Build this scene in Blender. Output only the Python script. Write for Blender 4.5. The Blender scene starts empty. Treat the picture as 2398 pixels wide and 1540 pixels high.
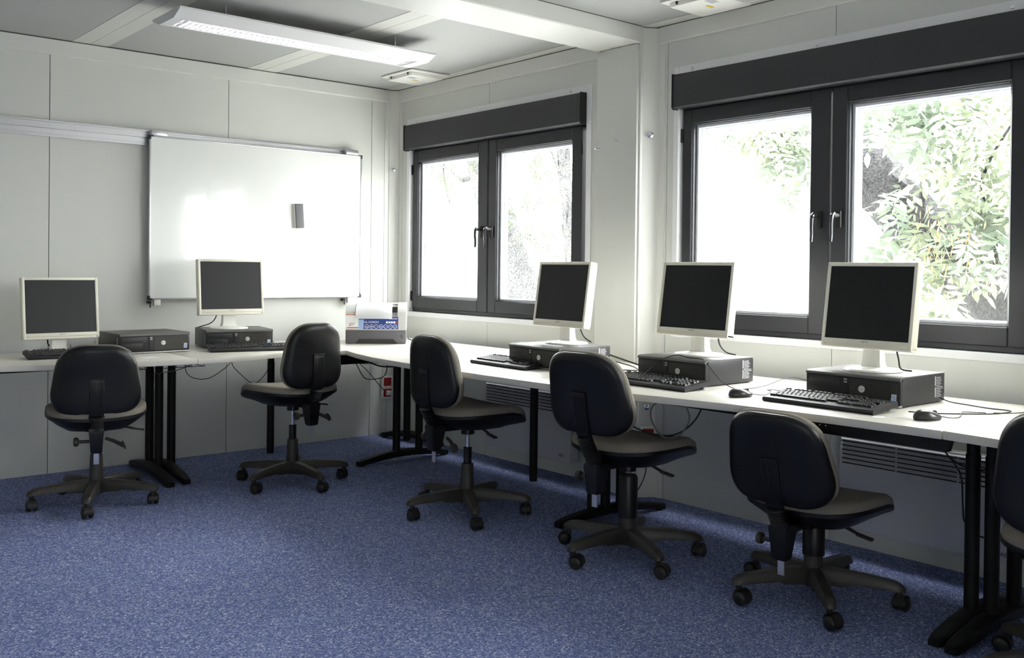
import bpy, bmesh, math, random
from mathutils import Matrix, Vector
R_ = math.radians
PI = math.pi
random.seed(7)
C = bpy.context.scene.collection

# ---------------------------------------------------------------- camera
scene = bpy.context.scene
W, H = 2398, 1540
FPX, PPX, PPY = 2259.56, 1200.35, 652.51
YAW, PIT, ROL = .8682, -.0097, .0111
F = Vector((math.cos(YAW)*math.cos(PIT), math.sin(YAW)*math.cos(PIT), math.sin(PIT)))
RR = F.cross(Vector((0, 0, 1))).normalized()
UU = RR.cross(F)
R2 = RR*math.cos(ROL)+UU*math.sin(ROL)
U2 = -RR*math.sin(ROL)+UU*math.cos(ROL)
cd = bpy.data.cameras.new('camera')
cam = bpy.data.objects.new('camera', cd)
C.objects.link(cam)
m = Matrix((R2, U2, -F)).transposed().to_4x4()
m.translation = Vector((-3.962, -6.027, 1.22))
cam.matrix_world = m
cd.sensor_width = 36
cd.lens = FPX/W*36
cd.shift_x = -(PPX-W/2)/W
cd.shift_y = (PPY-H/2)/W
cd.clip_start = .05
scene.camera = cam

# ---------------------------------------------------------------- world, exposure
world = bpy.data.worlds.new('overcast_sky')
scene.world = world
world.use_nodes = True
wn = world.node_tree
wn.nodes.clear()
wo = wn.nodes.new('ShaderNodeOutputWorld')
wb = wn.nodes.new('ShaderNodeBackground')
wb.inputs[0].default_value = (1, .995, .99, 1)
wb.inputs[1].default_value = 8
wn.links.new(wb.outputs[0], wo.inputs[0])
vs = scene.view_settings
vs.view_transform = 'Standard'
vs.look = 'None'
vs.gamma = 1
vs.use_curve_mapping = False
vs.exposure = 1.6
scene.cycles.max_bounces = 9
scene.cycles.diffuse_bounces = 6
scene.cycles.glossy_bounces = 3
scene.cycles.transmission_bounces = 4
scene.cycles.transparent_max_bounces = 12
scene.cycles.sample_clamp_indirect = 6
scene.cycles.caustics_reflective = False
scene.cycles.caustics_refractive = False


def portal(name, x, y, z, sx, sz, rot):
    l = bpy.data.lights.new(name, 'AREA')
    l.shape = 'RECTANGLE'
    l.size = sx
    l.size_y = sz
    l.cycles.is_portal = True
    o = bpy.data.objects.new(name, l)
    C.objects.link(o)
    o.location = (x, y, z)
    o.rotation_euler = rot
    return o


# room: x from -5.95 to 0, y from -7.55 to 0, z 0 to 2.53
XW, YR, ZC = -5.95, -7.55, 2.53
for yc in (-1.05, -3.565, -6.08):
    portal('window_portal', .10, yc, 1.5, 1.74, 1.04, (0, R_(90), 0))
portal('window_portal', -4.74, YR-.1, 1.5, 1.74, 1.04, (R_(90), 0, 0))

# ---------------------------------------------------------------- materials
MATS = {}


def mat(name, col, rough=.5, metal=0, spec=.5, coat=0, bump=None, bstr=.1, noise=None, emit=None, alpha=None):
    if name in MATS:
        return MATS[name]
    mt = bpy.data.materials.new(name)
    mt.use_nodes = True
    nt = mt.node_tree
    b = nt.nodes['Principled BSDF']
    b.inputs['Base Color'].default_value = (*col, 1)
    b.inputs['Roughness'].default_value = rough
    b.inputs['Metallic'].default_value = metal
    b.inputs['Specular IOR Level'].default_value = spec
    b.inputs['Coat Weight'].default_value = coat
    tc = nt.nodes.new('ShaderNodeTexCoord')
    if noise:
        sc, amt = noise
        n = nt.nodes.new('ShaderNodeTexNoise')
        n.inputs['Scale'].default_value = sc
        n.inputs['Detail'].default_value = 4
        nt.links.new(tc.outputs['Object'], n.inputs['Vector'])
        mp = nt.nodes.new('ShaderNodeMapRange')
        mp.inputs['To Min'].default_value = 1-amt
        mp.inputs['To Max'].default_value = 1+amt
        nt.links.new(n.outputs['Fac'], mp.inputs['Value'])
        vm = nt.nodes.new('ShaderNodeVectorMath')
        vm.operation = 'SCALE'
        vm.inputs[0].default_value = col
        nt.links.new(mp.outputs[0], vm.inputs['Scale'])
        nt.links.new(vm.outputs[0], b.inputs['Base Color'])
    if bump:
        n = nt.nodes.new('ShaderNodeTexNoise')
        n.inputs['Scale'].default_value = bump
        n.inputs['Detail'].default_value = 3
        nt.links.new(tc.outputs['Object'], n.inputs['Vector'])
        bp = nt.nodes.new('ShaderNodeBump')
        bp.inputs['Strength'].default_value = bstr
        bp.inputs['Distance'].default_value = .002
        nt.links.new(n.outputs['Fac'], bp.inputs['Height'])
        nt.links.new(bp.outputs[0], b.inputs['Normal'])
    if emit:
        b.inputs['Emission Color'].default_value = (*emit[0], 1)
        b.inputs['Emission Strength'].default_value = emit[1]
    MATS[name] = mt
    return mt


def dot_mat(name, base, dot, pitch, rad, axes='XZ', rough=.5):
    """regular grid of small round holes in object space"""
    mt = mat(name, base, rough)
    nt = mt.node_tree
    b = nt.nodes['Principled BSDF']
    tc = [n for n in nt.nodes if n.type == 'TEX_COORD'][0]
    sx = nt.nodes.new('ShaderNodeSeparateXYZ')
    nt.links.new(tc.outputs['Object'], sx.inputs[0])
    outs = []
    for a in axes:
        k = nt.nodes.new('ShaderNodeMath')
        k.operation = 'PINGPONG'
        k.inputs[1].default_value = pitch/2
        nt.links.new(sx.outputs[a], k.inputs[0])
        p = nt.nodes.new('ShaderNodeMath')
        p.operation = 'POWER'
        p.inputs[1].default_value = 2
        nt.links.new(k.outputs[0], p.inputs[0])
        outs.append(p)
    s = nt.nodes.new('ShaderNodeMath')
    s.operation = 'ADD'
    nt.links.new(outs[0].outputs[0], s.inputs[0])
    nt.links.new(outs[1].outputs[0], s.inputs[1])
    c = nt.nodes.new('ShaderNodeMath')
    c.operation = 'LESS_THAN'
    c.inputs[1].default_value = rad*rad
    nt.links.new(s.outputs[0], c.inputs[0])
    mx = nt.nodes.new('ShaderNodeMix')
    mx.data_type = 'RGBA'
    mx.inputs['A'].default_value = (*base, 1)
    mx.inputs['B'].default_value = (*dot, 1)
    nt.links.new(c.outputs[0], mx.inputs['Factor'])
    nt.links.new(mx.outputs['Result'], b.inputs['Base Color'])
    return mt


M_wall = mat('painted_wall_panel', (.655, .66, .625), .42, noise=(3, .015), bump=60, bstr=.03)
M_trim = mat('painted_steel_profile', (.69, .69, .655), .45)
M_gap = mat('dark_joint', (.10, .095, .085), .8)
M_white = mat('white_window_trim', (.82, .82, .84), .4)
M_anth = mat('anthracite_frame_plastic', (.021, .022, .026), .42, bump=300, bstr=.05)
M_rub = mat('black_rubber_gasket', (.01, .01, .01), .6)
M_spacer = mat('pale_glazing_spacer', (.72, .74, .80), .3)
M_ceil = dot_mat('perforated_ceiling_panel', (.50, .505, .495), (.32, .325, .315), .0085, .0026, 'XY', .6)
M_strip = mat('ceiling_joint_strip', (.66, .66, .62), .5)
M_desk = mat('pale_laminate', (.71, .68, .61), .36, noise=(120, .015))
M_edge = mat('laminate_edge_band', (.66, .63, .55), .45)
M_blackm = mat('black_powder_coated_steel', (.005, .005, .005), .5, spec=.3)
M_cream = mat('cream_monitor_plastic', (.90, .865, .74), .42)
M_lwhite = mat('off_white_plastic', (.85, .84, .80), .4)
M_screen = mat('black_lcd_screen', (.012, .012, .013), .38, spec=.35, noise=(14, .15))
M_pc = mat('dark_graphite_case', (.030, .030, .033), .42, bump=500, bstr=.06)
M_pcf = mat('matte_black_front', (.013, .013, .014), .5)
M_pct = mat('grey_sheen_case_top', (.13, .128, .122), .5, metal=0)
M_silver = mat('silver_trim', (.45, .44, .43), .32, metal=.7)
M_grille = dot_mat('punched_front_grille', (.012, .012, .012), (.16, .15, .12), .0068, .0017, 'XZ', .5)
M_badge = mat('brushed_silver_badge', (.78, .78, .78), .35, metal=.3)
M_key = mat('black_key_caps', (.022, .022, .025), .42)
M_kb = mat('black_keyboard_plastic', (.014, .014, .015), .5)
M_mouse = mat('glossy_dark_mouse', (.020, .019, .018), .33, coat=.2)
M_cable = mat('black_cable', (.008, .008, .008), .5)
M_gcable = mat('grey_cable', (.16, .16, .16), .5)
M_shell = mat('black_chair_plastic', (.006, .006, .007), .36, spec=.4, bump=400, bstr=.08)
M_base = mat('dark_brown_grey_base', (.040, .036, .031), .40)
M_fab = mat('grey_brown_seat_fabric', (.24, .215, .175), .95, noise=(260, .35), bump=420, bstr=.6)
M_chrome = mat('bright_steel', (.75, .76, .80), .18, metal=1)
M_castor = mat('castor_black', (.018, .017, .016), .42)
M_board = mat('whiteboard_enamel', (.84, .85, .83), .17, coat=.3)
M_alu = mat('anodised_aluminium', (.62, .62, .64), .34, metal=.75)
M_dk = mat('dark_grey_plastic', (.045, .045, .05), .5)
M_felt = mat('grey_felt', (.16, .16, .165), .8)
M_heater = mat('convector_enamel', (.60, .60, .62), .4)
M_slot = mat('heater_slot_dark', (.03, .03, .03), .6)
M_red = mat('red_socket_plastic', (.42, .012, .02), .4)
M_print = mat('printer_beige', (.52, .52, .50), .45)
M_prgrey = mat('printer_tray_grey', (.125, .12, .13), .45)
M_prdark = mat('printer_dark_recess', (.03, .028, .027), .5)
M_paper = mat('white_paper', (.88, .88, .88), .7)
M_blue = mat('blue_label', (.012, .045, .24), .4)
M_lblue = mat('light_blue_label', (.35, .5, .75), .4)
M_orange = mat('orange_stripe', (.50, .13, .03), .5)
M_dred = mat('dark_red_print', (.38, .03, .02), .5)
M_pink = mat('white_ink', (.85, .85, .88), .5)
M_yel = mat('yellow_sticker', (.75, .50, .03), .5)
M_greyst = mat('grey_sticker', (.45, .46, .50), .5)
M_lamp = mat('white_lamp_enamel', (.80, .79, .80), .5)
M_tube = mat('glowing_fluorescent_tube', (.9, .9, .9), .4, emit=((1, .98, .96), 1.5))
M_louv = mat('polished_louvre', (.74, .74, .76), .3, metal=.2)
M_outer = mat('exterior_render', (.82, .83, .84), .8, noise=(2, .03))
M_bglass = mat('facade_window_glass', (.07, .08, .10), .8, spec=.1)
M_ground = mat('pale_concrete_yard', (.55, .55, .53), .9, noise=(1.5, .1))
M_door = mat('grey_door', (.5, .5, .48), .5)

# glass: mostly clear, lightly reflective
M_glass = bpy.data.materials.new('window_glass')
M_glass.use_nodes = True
nt = M_glass.node_tree
nt.nodes.clear()
go = nt.nodes.new('ShaderNodeOutputMaterial')
gm = nt.nodes.new('ShaderNodeMixShader')
gt = nt.nodes.new('ShaderNodeBsdfTransparent')
gg = nt.nodes.new('ShaderNodeBsdfGlossy')
gt.inputs[0].default_value = (.95, .965, .96, 1)
gg.inputs[1].default_value = .02
gm.inputs[0].default_value = .03
nt.links.new(gt.outputs[0], gm.inputs[1])
nt.links.new(gg.outputs[0], gm.inputs[2])
nt.links.new(gm.outputs[0], go.inputs[0])

# carpet
M_carpet = mat('blue_flecked_carpet', (.05, .07, .2), .95)
nt = M_carpet.node_tree
b = nt.nodes['Principled BSDF']
b.inputs['Specular IOR Level'].default_value = .15
tc = [n for n in nt.nodes if n.type == 'TEX_COORD'][0]
n1 = nt.nodes.new('ShaderNodeTexNoise')
n1.inputs['Scale'].default_value = 225
n1.inputs['Detail'].default_value = 3
n1.inputs['Roughness'].default_value = .85
n2 = nt.nodes.new('ShaderNodeTexNoise')
n2.inputs['Scale'].default_value = 1.4
n2.inputs['Detail'].default_value = 3
nt.links.new(tc.outputs['Object'], n1.inputs['Vector'])
nt.links.new(tc.outputs['Object'], n2.inputs['Vector'])
cr = nt.nodes.new('ShaderNodeValToRGB')
cr.color_ramp.elements[0].position = 0
cr.color_ramp.elements[0].color = (.085, .115, .26, 1)
cr.color_ramp.elements[1].position = 1
cr.color_ramp.elements[1].color = (.66, .69, .78, 1)
for pos_, col_ in ((.30, (.145, .180, .40, 1)), (.62, (.215, .260, .50, 1)), (.88, (.35, .40, .61, 1))):
    e = cr.color_ramp.elements.new(pos_)
    e.color = col_
tuft = nt.nodes.new('ShaderNodeTexVoronoi')
tuft.inputs['Scale'].default_value = 185
nt.links.new(tc.outputs['Object'], tuft.inputs['Vector'])
sepc = nt.nodes.new('ShaderNodeSeparateColor')
nt.links.new(tuft.outputs['Color'], sepc.inputs[0])
nt.links.new(sepc.outputs[0], cr.inputs[0])
mr = nt.nodes.new('ShaderNodeMapRange')
mr.inputs['To Min'].default_value = .9
mr.inputs['To Max'].default_value = 1.1
nt.links.new(n2.outputs['Fac'], mr.inputs['Value'])
vm = nt.nodes.new('ShaderNodeVectorMath')
vm.operation = 'SCALE'
nt.links.new(cr.outputs[0], vm.inputs[0])
nt.links.new(mr.outputs[0], vm.inputs['Scale'])
nt.links.new(vm.outputs[0], b.inputs['Base Color'])
bp = nt.nodes.new('ShaderNodeBump')
bp.inputs['Strength'].default_value = .08
bp.inputs['Distance'].default_value = .003
nt.links.new(n1.outputs['Fac'], bp.inputs['Height'])
nt.links.new(bp.outputs[0], b.inputs['Normal'])

# bark
M_bark = mat('furrowed_bark', (.16, .15, .15), .9)
nt = M_bark.node_tree
b = nt.nodes['Principled BSDF']
tc = [n for n in nt.nodes if n.type == 'TEX_COORD'][0]
mpg = nt.nodes.new('ShaderNodeMapping')
mpg.inputs['Scale'].default_value = (1, 1, .3)
vo = nt.nodes.new('ShaderNodeTexVoronoi')
vo.feature = 'DISTANCE_TO_EDGE'
vo.inputs['Scale'].default_value = 26
nt.links.new(tc.outputs['Generated'], mpg.inputs[0])
ns = nt.nodes.new('ShaderNodeTexNoise')
ns.inputs['Scale'].default_value = 60
ns.inputs['Detail'].default_value = 6
nt.links.new(tc.outputs['Object'], ns.inputs['Vector'])
cr = nt.nodes.new('ShaderNodeValToRGB')
cr.color_ramp.elements[0].position = .35
cr.color_ramp.elements[0].color = (.005, .005, .0055, 1)
cr.color_ramp.elements[1].position = .65
cr.color_ramp.elements[1].color = (.050, .048, .050, 1)
nt.links.new(ns.outputs['Fac'], cr.inputs[0])
nt.links.new(cr.outputs[0], b.inputs['Base Color'])
bp = nt.nodes.new('ShaderNodeBump')
bp.inputs['Strength'].default_value = 1
bp.inputs['Distance'].default_value = .03
nt.links.new(ns.outputs['Fac'], bp.inputs['Height'])
nt.links.new(bp.outputs[0], b.inputs['Normal'])


M_bark2 = M_bark.copy()  # lighter bark copy, haze and overexposure painted into its colour
M_bark2.name = 'haze_pale_bark'
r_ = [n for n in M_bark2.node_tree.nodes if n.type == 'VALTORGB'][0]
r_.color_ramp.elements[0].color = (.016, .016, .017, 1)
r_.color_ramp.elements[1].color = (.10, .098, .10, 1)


def leaf_mat(name, c1, c2):
    mt = mat(name, c1, .6)
    nt = mt.node_tree
    b = nt.nodes['Principled BSDF']
    tc = [n for n in nt.nodes if n.type == 'TEX_COORD'][0]
    n = nt.nodes.new('ShaderNodeTexNoise')
    n.inputs['Scale'].default_value = 5
    nt.links.new(tc.outputs['Object'], n.inputs['Vector'])
    mx = nt.nodes.new('ShaderNodeMix')
    mx.data_type = 'RGBA'
    mx.inputs['A'].default_value = (*c1, 1)
    mx.inputs['B'].default_value = (*c2, 1)
    nt.links.new(n.outputs['Fac'], mx.inputs['Factor'])
    nt.links.new(mx.outputs['Result'], b.inputs['Base Color'])
    tr = nt.nodes.new('ShaderNodeBsdfTranslucent')
    nt.links.new(mx.outputs['Result'], tr.inputs[0])
    ms = nt.nodes.new('ShaderNodeMixShader')
    ms.inputs[0].default_value = .22
    nt.links.new(b.outputs[0], ms.inputs[1])
    nt.links.new(tr.outputs[0], ms.inputs[2])
    out = [q for q in nt.nodes if q.type == 'OUTPUT_MATERIAL'][0]
    nt.links.new(ms.outputs[0], out.inputs[0])
    return mt


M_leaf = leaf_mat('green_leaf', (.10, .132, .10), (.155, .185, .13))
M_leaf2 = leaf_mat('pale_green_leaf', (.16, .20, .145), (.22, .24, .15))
M_leaf3 = leaf_mat('dark_green_leaf', (.040, .055, .034), (.070, .085, .045))  # darker leaf tone so sparse leaves under open sky stay visible
M_seed = leaf_mat('dry_seed_cluster', (.38, .24, .10), (.5, .38, .2))


# ---------------------------------------------------------------- mesh builder
class MB:
    def __init__(s):
        s.bm = bmesh.new()

    def add(s, verts, faces, M=None):
        vs_ = [s.bm.verts.new((M @ Vector(v)) if M else Vector(v)) for v in verts]
        for f in faces:
            try:
                s.bm.faces.new([vs_[i] for i in f])
            except ValueError:
                pass
        return s

    def box(s, x0, x1, y0, y1, z0, z1, M=None):
        x0, x1 = sorted((x0, x1))
        y0, y1 = sorted((y0, y1))
        z0, z1 = sorted((z0, z1))
        v = [(x0, y0, z0), (x1, y0, z0), (x1, y1, z0), (x0, y1, z0), (x0, y0, z1), (x1, y0, z1), (x1, y1, z1), (x0, y1, z1)]
        f = [(0, 3, 2, 1), (4, 5, 6, 7), (0, 1, 5, 4), (1, 2, 6, 5), (2, 3, 7, 6), (3, 0, 4, 7)]
        return s.add(v, f, M)

    def rbox(s, x0, x1, y0, y1, z0, z1, r=.004, seg=2, M=None):
        t = MB().box(x0, x1, y0, y1, z0, z1)
        bmesh.ops.bevel(t.bm, geom=t.bm.edges[:], offset=r, segments=seg, affect='EDGES', profile=.5)
        return s.merge(t, M)

    def merge(s, t, M=None):
        if M:
            bmesh.ops.transform(t.bm, matrix=M, verts=t.bm.verts)
        me = bpy.data.meshes.new('tmp')
        t.bm.to_mesh(me)
        t.bm.free()
        s.bm.from_mesh(me)
        bpy.data.meshes.remove(me)
        return s

    def prism(s, poly, z0, z1, M=None, bev=0, seg=2):
        n = len(poly)
        v = [(p[0], p[1], z0) for p in poly]+[(p[0], p[1], z1) for p in poly]
        f = [tuple(range(n-1, -1, -1)), tuple(range(n, 2*n))]
        f += [(i, (i+1) % n, n+(i+1) % n, n+i) for i in range(n)]
        if bev:
            t = MB().add(v, f)
            bmesh.ops.recalc_face_normals(t.bm, faces=t.bm.faces)
            es = [e for e in t.bm.edges if abs(e.verts[0].co.z-e.verts[1].co.z) < 1e-6]
            bmesh.ops.bevel(t.bm, geom=es, offset=bev, segments=seg, affect='EDGES', profile=.5)
            return s.merge(t, M)
        return s.add(v, f, M)

    def loft(s, rings, cap=True, M=None, closed=True):
        n = len(rings[0])
        v = [p for r in rings for p in r]
        f = []
        for k in range(len(rings)-1):
            for i in range(n if closed else n-1):
                j = (i+1) % n
                f.append((k*n+i, k*n+j, (k+1)*n+j, (k+1)*n+i))
        if cap:
            f.append(tuple(range(n-1, -1, -1)))
            f.append(tuple(range((len(rings)-1)*n, len(rings)*n)))
        return s.add(v, f, M)

    def lathe(s, prof, seg=20, M=None, cap=True):
        """prof: list of (radius, z)"""
        rings = [[(max(r, 1e-4)*math.cos(2*PI*i/seg), max(r, 1e-4)*math.sin(2*PI*i/seg), z) for i in range(seg)] for r, z in prof]
        return s.loft(rings, cap, M)

    def cyl(s, p, q, r, r2=None, seg=14):
        p, q = Vector(p), Vector(q)
        d = q-p
        M = Matrix.Translation(p) @ d.to_track_quat('Z', 'Y').to_matrix().to_4x4()
        return s.lathe([(r, 0), (r if r2 is None else r2, d.length)], seg, M)

    def tube(s, pts, r, seg=7, smooth=4):
        P = [Vector(p) for p in pts]
        if smooth > 1 and len(P) > 2:
            Q = []
            for i in range(len(P)-1):
                a, b_, c, d = P[max(i-1, 0)], P[i], P[i+1], P[min(i+2, len(P)-1)]
                for k in range(smooth):
                    t = k/smooth
                    Q.append(.5*((2*b_)+(c-a)*t+(2*a-5*b_+4*c-d)*t*t+(3*b_-a-3*c+d)*t**3))
            Q.append(P[-1])
            P = Q
        rad = r if callable(r) else (lambda t: r)
        rings = []
        up = Vector((0, 0, 1))
        nv = None
        for i, p in enumerate(P):
            t = (P[min(i+1, len(P)-1)]-P[max(i-1, 0)]).normalized()
            if nv is None:
                nv = t.cross(up)
                if nv.length < .1:
                    nv = t.cross(Vector((1, 0, 0)))
            nv = (nv-t*nv.dot(t)).normalized()
            bn = t.cross(nv)
            rr = rad(i/(len(P)-1))
            rings.append([p+(nv*math.cos(2*PI*k/seg)+bn*math.sin(2*PI*k/seg))*rr for k in range(seg)])
        return s.loft(rings)

    def build(s, name, m, parent=None, smooth=35, loc=None, rot=None):
        bmesh.ops.recalc_face_normals(s.bm, faces=s.bm.faces)
        me = bpy.data.meshes.new(name)
        s.bm.to_mesh(me)
        s.bm.free()
        me.materials.append(m)
        if smooth:
            me.shade_smooth()
            me.set_sharp_from_angle(angle=R_(smooth))
        o = bpy.data.objects.new(name, me)
        C.objects.link(o)
        if parent:
            o.parent = parent
        if loc:
            o.location = loc
        if rot:
            o.rotation_euler = rot
        return o


def tag(o, label, cat, group=None):
    o['label'] = label
    o['category'] = cat
    if group:
        o['group'] = group
    return o


def thing(name, label, cat, loc=(0, 0, 0), rz=0, group=None):
    o = bpy.data.objects.new(name, None)
    o.empty_display_size = .1
    C.objects.link(o)
    o.location = loc
    o.rotation_euler = (0, 0, rz)
    return tag(o, label, cat, group)


def struct(o):
    o['kind'] = 'structure'
    return o


def copy_tree(o, parent=None):
    c = o.copy()
    C.objects.link(c)
    if parent:
        c.parent = parent
    for ch in list(o.children):
        copy_tree(ch, c)
    return c


def text(name, body, size, m, parent, loc, rot, ext=.0004, align='CENTER', sx=1):
    cu = bpy.data.curves.new(name, 'FONT')
    cu.body = body
    cu.size = size
    cu.extrude = ext
    cu.align_x = align
    cu.align_y = 'CENTER'
    o = bpy.data.objects.new('tmp_text', cu)
    C.objects.link(o)
    dg = bpy.context.evaluated_depsgraph_get()
    me = bpy.data.meshes.new_from_object(o.evaluated_get(dg))
    bpy.data.objects.remove(o)
    me.name = name
    me.materials.clear()
    me.materials.append(m)
    t = bpy.data.objects.new(name, me)
    C.objects.link(t)
    t.parent = parent
    t.location = loc
    t.rotation_euler = rot
    t.scale = (sx, 1, 1)
    return t


FRONT = (R_(90), 0, 0)       # text standing up, read from local -Y


def SX(x, y, z):             # frame for things on a wall x=const read from -X side
    return Matrix.Translation((x, y, z))


# ================================================================= ROOM SHELL
struct(MB().box(XW-.2, .2, YR-.2, .2, -.1, 0).build('floor', M_carpet, smooth=0))

# ceiling: backing with perforated panels and joint strips
ce = struct(MB().box(XW-.2, .2, YR-.2, .2, ZC+.012, ZC+.1).build('ceiling', M_gap, smooth=0))
pm, sm = MB(), MB()
seams = [-.0, -1.082, -2.178, -3.27, -4.36, -5.45, -6.5]
for a, b_ in zip(seams[:-1], seams[1:]):
    l, r = max(b_+.1, XW), a-.1
    if l < r:
        pm.box(l, r, YR, 0, ZC, ZC+.012)
for s_ in seams:
    for k in (-1, 1):
        x0, x1 = sorted((s_+k*.0015, s_+k*.1))
        x0, x1 = max(x0, XW), min(x1, 0)
        if x1 > x0:
            sm.box(x0, x1, YR, 0, ZC-.002, ZC+.012)
pm.build('ceiling_panel', M_ceil, ce, smooth=0)
sm.build('joint_strip', M_strip, ce, smooth=0)

# whiteboard wall (left in the picture), plane y=0: panels with fine seams
wl = struct(MB().box(XW-.2, .2, .012, .15, 0, ZC+.1).build('wall_left', M_gap, smooth=0))
pm = MB()
ss = [0, -.214, -1.306, -2.395, -3.485, -4.575, -5.665, XW]
for a, b_ in zip(ss[:-1], ss[1:]):
    pm.box(b_+.0022, a-.0022, 0, .012, 0, ZC)
pm.build('wall_panel', M_wall, wl, smooth=0)

# window wall (right in the picture), plane x=0
WY = (0, -2.514, -5.03)      # offset of each container module
OPEN = []
for o_ in WY:
    OPEN.append((-.18+o_, -2.005+o_))
Z0, Z1 = .905, 2.26
wr = None


def window_wall(name, x0, x1, xp0, xp1):
    w = MB()
    ys = [.2]
    edges = [(0.2 if True else 0)]
    prev = .2
    for a, b_ in OPEN:
        w.box(x0, x1, prev, a, 0, ZC+.1)
        w.box(x0, x1, a, b_, 0, Z0)
        w.box(x0, x1, a, b_, Z1, ZC+.1)
        prev = b_
    w.box(x0, x1, prev, YR-.2, 0, ZC+.1)
    o = struct(w.build(name, M_outer, smooth=0))
    p = MB()
    ys = [0]
    for k, off in enumerate(WY):
        ys += [-1.095+off, -2.40+off if k < 2 else YR]
    ys = [0, -1.095, -2.48, -2.614, -3.609, -4.99, -5.13, -6.12, YR]
    for a, b_ in zip(ys[:-1], ys[1:]):
        a2, b2 = a-.0018, b_+.0018
        cuts = [(o1, o2) for o1, o2 in OPEN if o1 > b2 and o2 < a2]
        segs = []
        cur = a2
        for o1, o2 in cuts:
            t, u = min(o1, a2), max(o2, b2)
            if cur > t:
                p.box(xp0, xp1, cur, t, 0, ZC)
            p.box(xp0, xp1, t, u, 0, Z0)
            p.box(xp0, xp1, t, u, Z1, ZC)
            cur = u
        if cur > b2:
            p.box(xp0, xp1, cur, b2, 0, ZC)
    p.build('wall_panel', M_wall, o, smooth=0)
    return o


wr = window_wall('wall_right', .012, .13, 0, .012)
wf = struct(MB().box(XW-.13, XW-.012, YR-.2, .2, 0, ZC+.1).build('wall_far_side', M_outer, smooth=0))
pm = MB()
for k_ in range(7):
    pm.box(XW-.012, XW, -1.09*k_-.002, max(-1.09*(k_+1)+.002, YR), 0, ZC)
pm.build('wall_panel', M_wall, wf, smooth=0)
# rear wall behind the camera, with one unseen window added for fill light
RX = -3.65
FA, FB = RX-2.005, RX-.18
wk = MB()
wk.box(XW-.2, FA, YR-.15, YR-.012, 0, ZC+.1).box(FB, .2, YR-.15, YR-.012, 0, ZC+.1)
wk.box(FA, FB, YR-.15, YR-.012, 0, Z0).box(FA, FB, YR-.15, YR-.012, Z1, ZC+.1)
wk = struct(wk.build('wall_rear', M_outer, smooth=0))
pm = MB()
for xa, xb in ((XW, FA), (FB, -2.395), (-2.395, -1.306), (-1.306, -.214), (-.214, 0)):
    pm.box(xa+.0015, xb-.0015, YR-.012, YR, 0, ZC)
pm.box(FA, FB, YR-.012, YR, 0, Z0).box(FA, FB, YR-.012, YR, Z1, ZC)
pm.build('wall_panel', M_wall, wk, smooth=0)

# cornice beams (steel ring beams) and columns
def cornice(name, pts, M):
    """profile in (out, z): out = distance from the wall plane"""
    t = MB()
    return t


def beam_profile():
    return [(0, 2.436), (.016, 2.436), (.022, 2.441), (.022, ZC-.008), (0, ZC-.008)]


def prof_y(name, y0, y1, x=0, sgn=-1):
    pr = beam_profile()
    r0 = [(x+sgn*a, y0, z) for a, z in pr]
    r1 = [(x+sgn*a, y1, z) for a, z in pr]
    return struct(MB().loft([r0, r1]).build(name, M_trim, smooth=0))


def prof_x(name, x0, x1, y=0, sgn=-1):
    pr = beam_profile()
    r0 = [(x0, y+sgn*a, z) for a, z in pr]
    r1 = [(x1, y+sgn*a, z) for a, z in pr]
    return struct(MB().loft([r0, r1]).build(name, M_trim, smooth=0))


prof_x('trim_1', XW, -.077)
prof_y('trim_2', -.052, -2.2)
prof_y('trim_3', -2.565, -4.72)
prof_y('trim_4', -5.08, YR)


def corner_col(name, cx, cy, sx, sy):
    """chamfered steel column in an inner corner at (cx,cy); room lies towards sx,sy"""
    a, b_ = .072, .052
    poly = [(cx, cy), (cx+sx*(a+.032), cy), (cx+sx*(a+.032), cy+sy*.004), (cx+sx*(a), cy+sy*.008), (cx+sx*a, cy+sy*.014),
            (cx+sx*.014, cy+sy*b_), (cx+sx*.008, cy+sy*b_), (cx+sx*.004, cy+sy*(b_+.032)), (cx, cy+sy*(b_+.032))]
    return struct(MB().prism(poly, 0, ZC-.008).build(name, M_trim, smooth=0))


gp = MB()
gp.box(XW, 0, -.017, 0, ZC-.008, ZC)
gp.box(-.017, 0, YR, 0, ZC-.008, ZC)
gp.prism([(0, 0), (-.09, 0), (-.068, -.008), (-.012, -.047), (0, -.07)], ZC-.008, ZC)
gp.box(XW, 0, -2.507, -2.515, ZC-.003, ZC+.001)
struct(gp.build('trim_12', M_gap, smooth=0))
c1_ = corner_col('trim_5', 0, 0, -1, -1)
# middle beam between the container modules (runs along x), boxed pillar and column under it
bm_y0, bm_y1 = -2.20, -2.512


def mid_joint(k, off, n0):
    y0, y1 = bm_y0+off, bm_y1+off
    mb = MB()
    ym = (y0+y1)/2-.1
    pr = [(y0, 2.44), (y1+.006, 2.44), (y1, 2.446), (y1, ZC-.003), (y0, ZC-.003)]
    mb.loft([[(XW, y, z) for y, z in pr], [(-.005, y, z) for y, z in pr]])
    struct(mb.build('trim_%d' % n0, M_trim, smooth=0))
    # cover of the left column, slightly proud of the wall
    p = MB().rbox(-.118, 0, y1+.012, y0-.0, 0, 2.4375, .004)
    struct(p.build('trim_%d' % (n0+1), M_wall, smooth=30))
    q = MB()
    poly = [(0, y1+.01), (-.100, y1+.01), (-.100, y1), (-.086, y1-.002), (-.014, y1-.048), (-.010, y1-.052), (-.006, y1-.085), (0, y1-.09)]
    q.prism(poly, 0, ZC-.008)
    struct(q.build('trim_%d' % (n0+2), M_trim, smooth=0))


mid_joint(0, 0, 6)
mid_joint(1, -2.514, 9)

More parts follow.
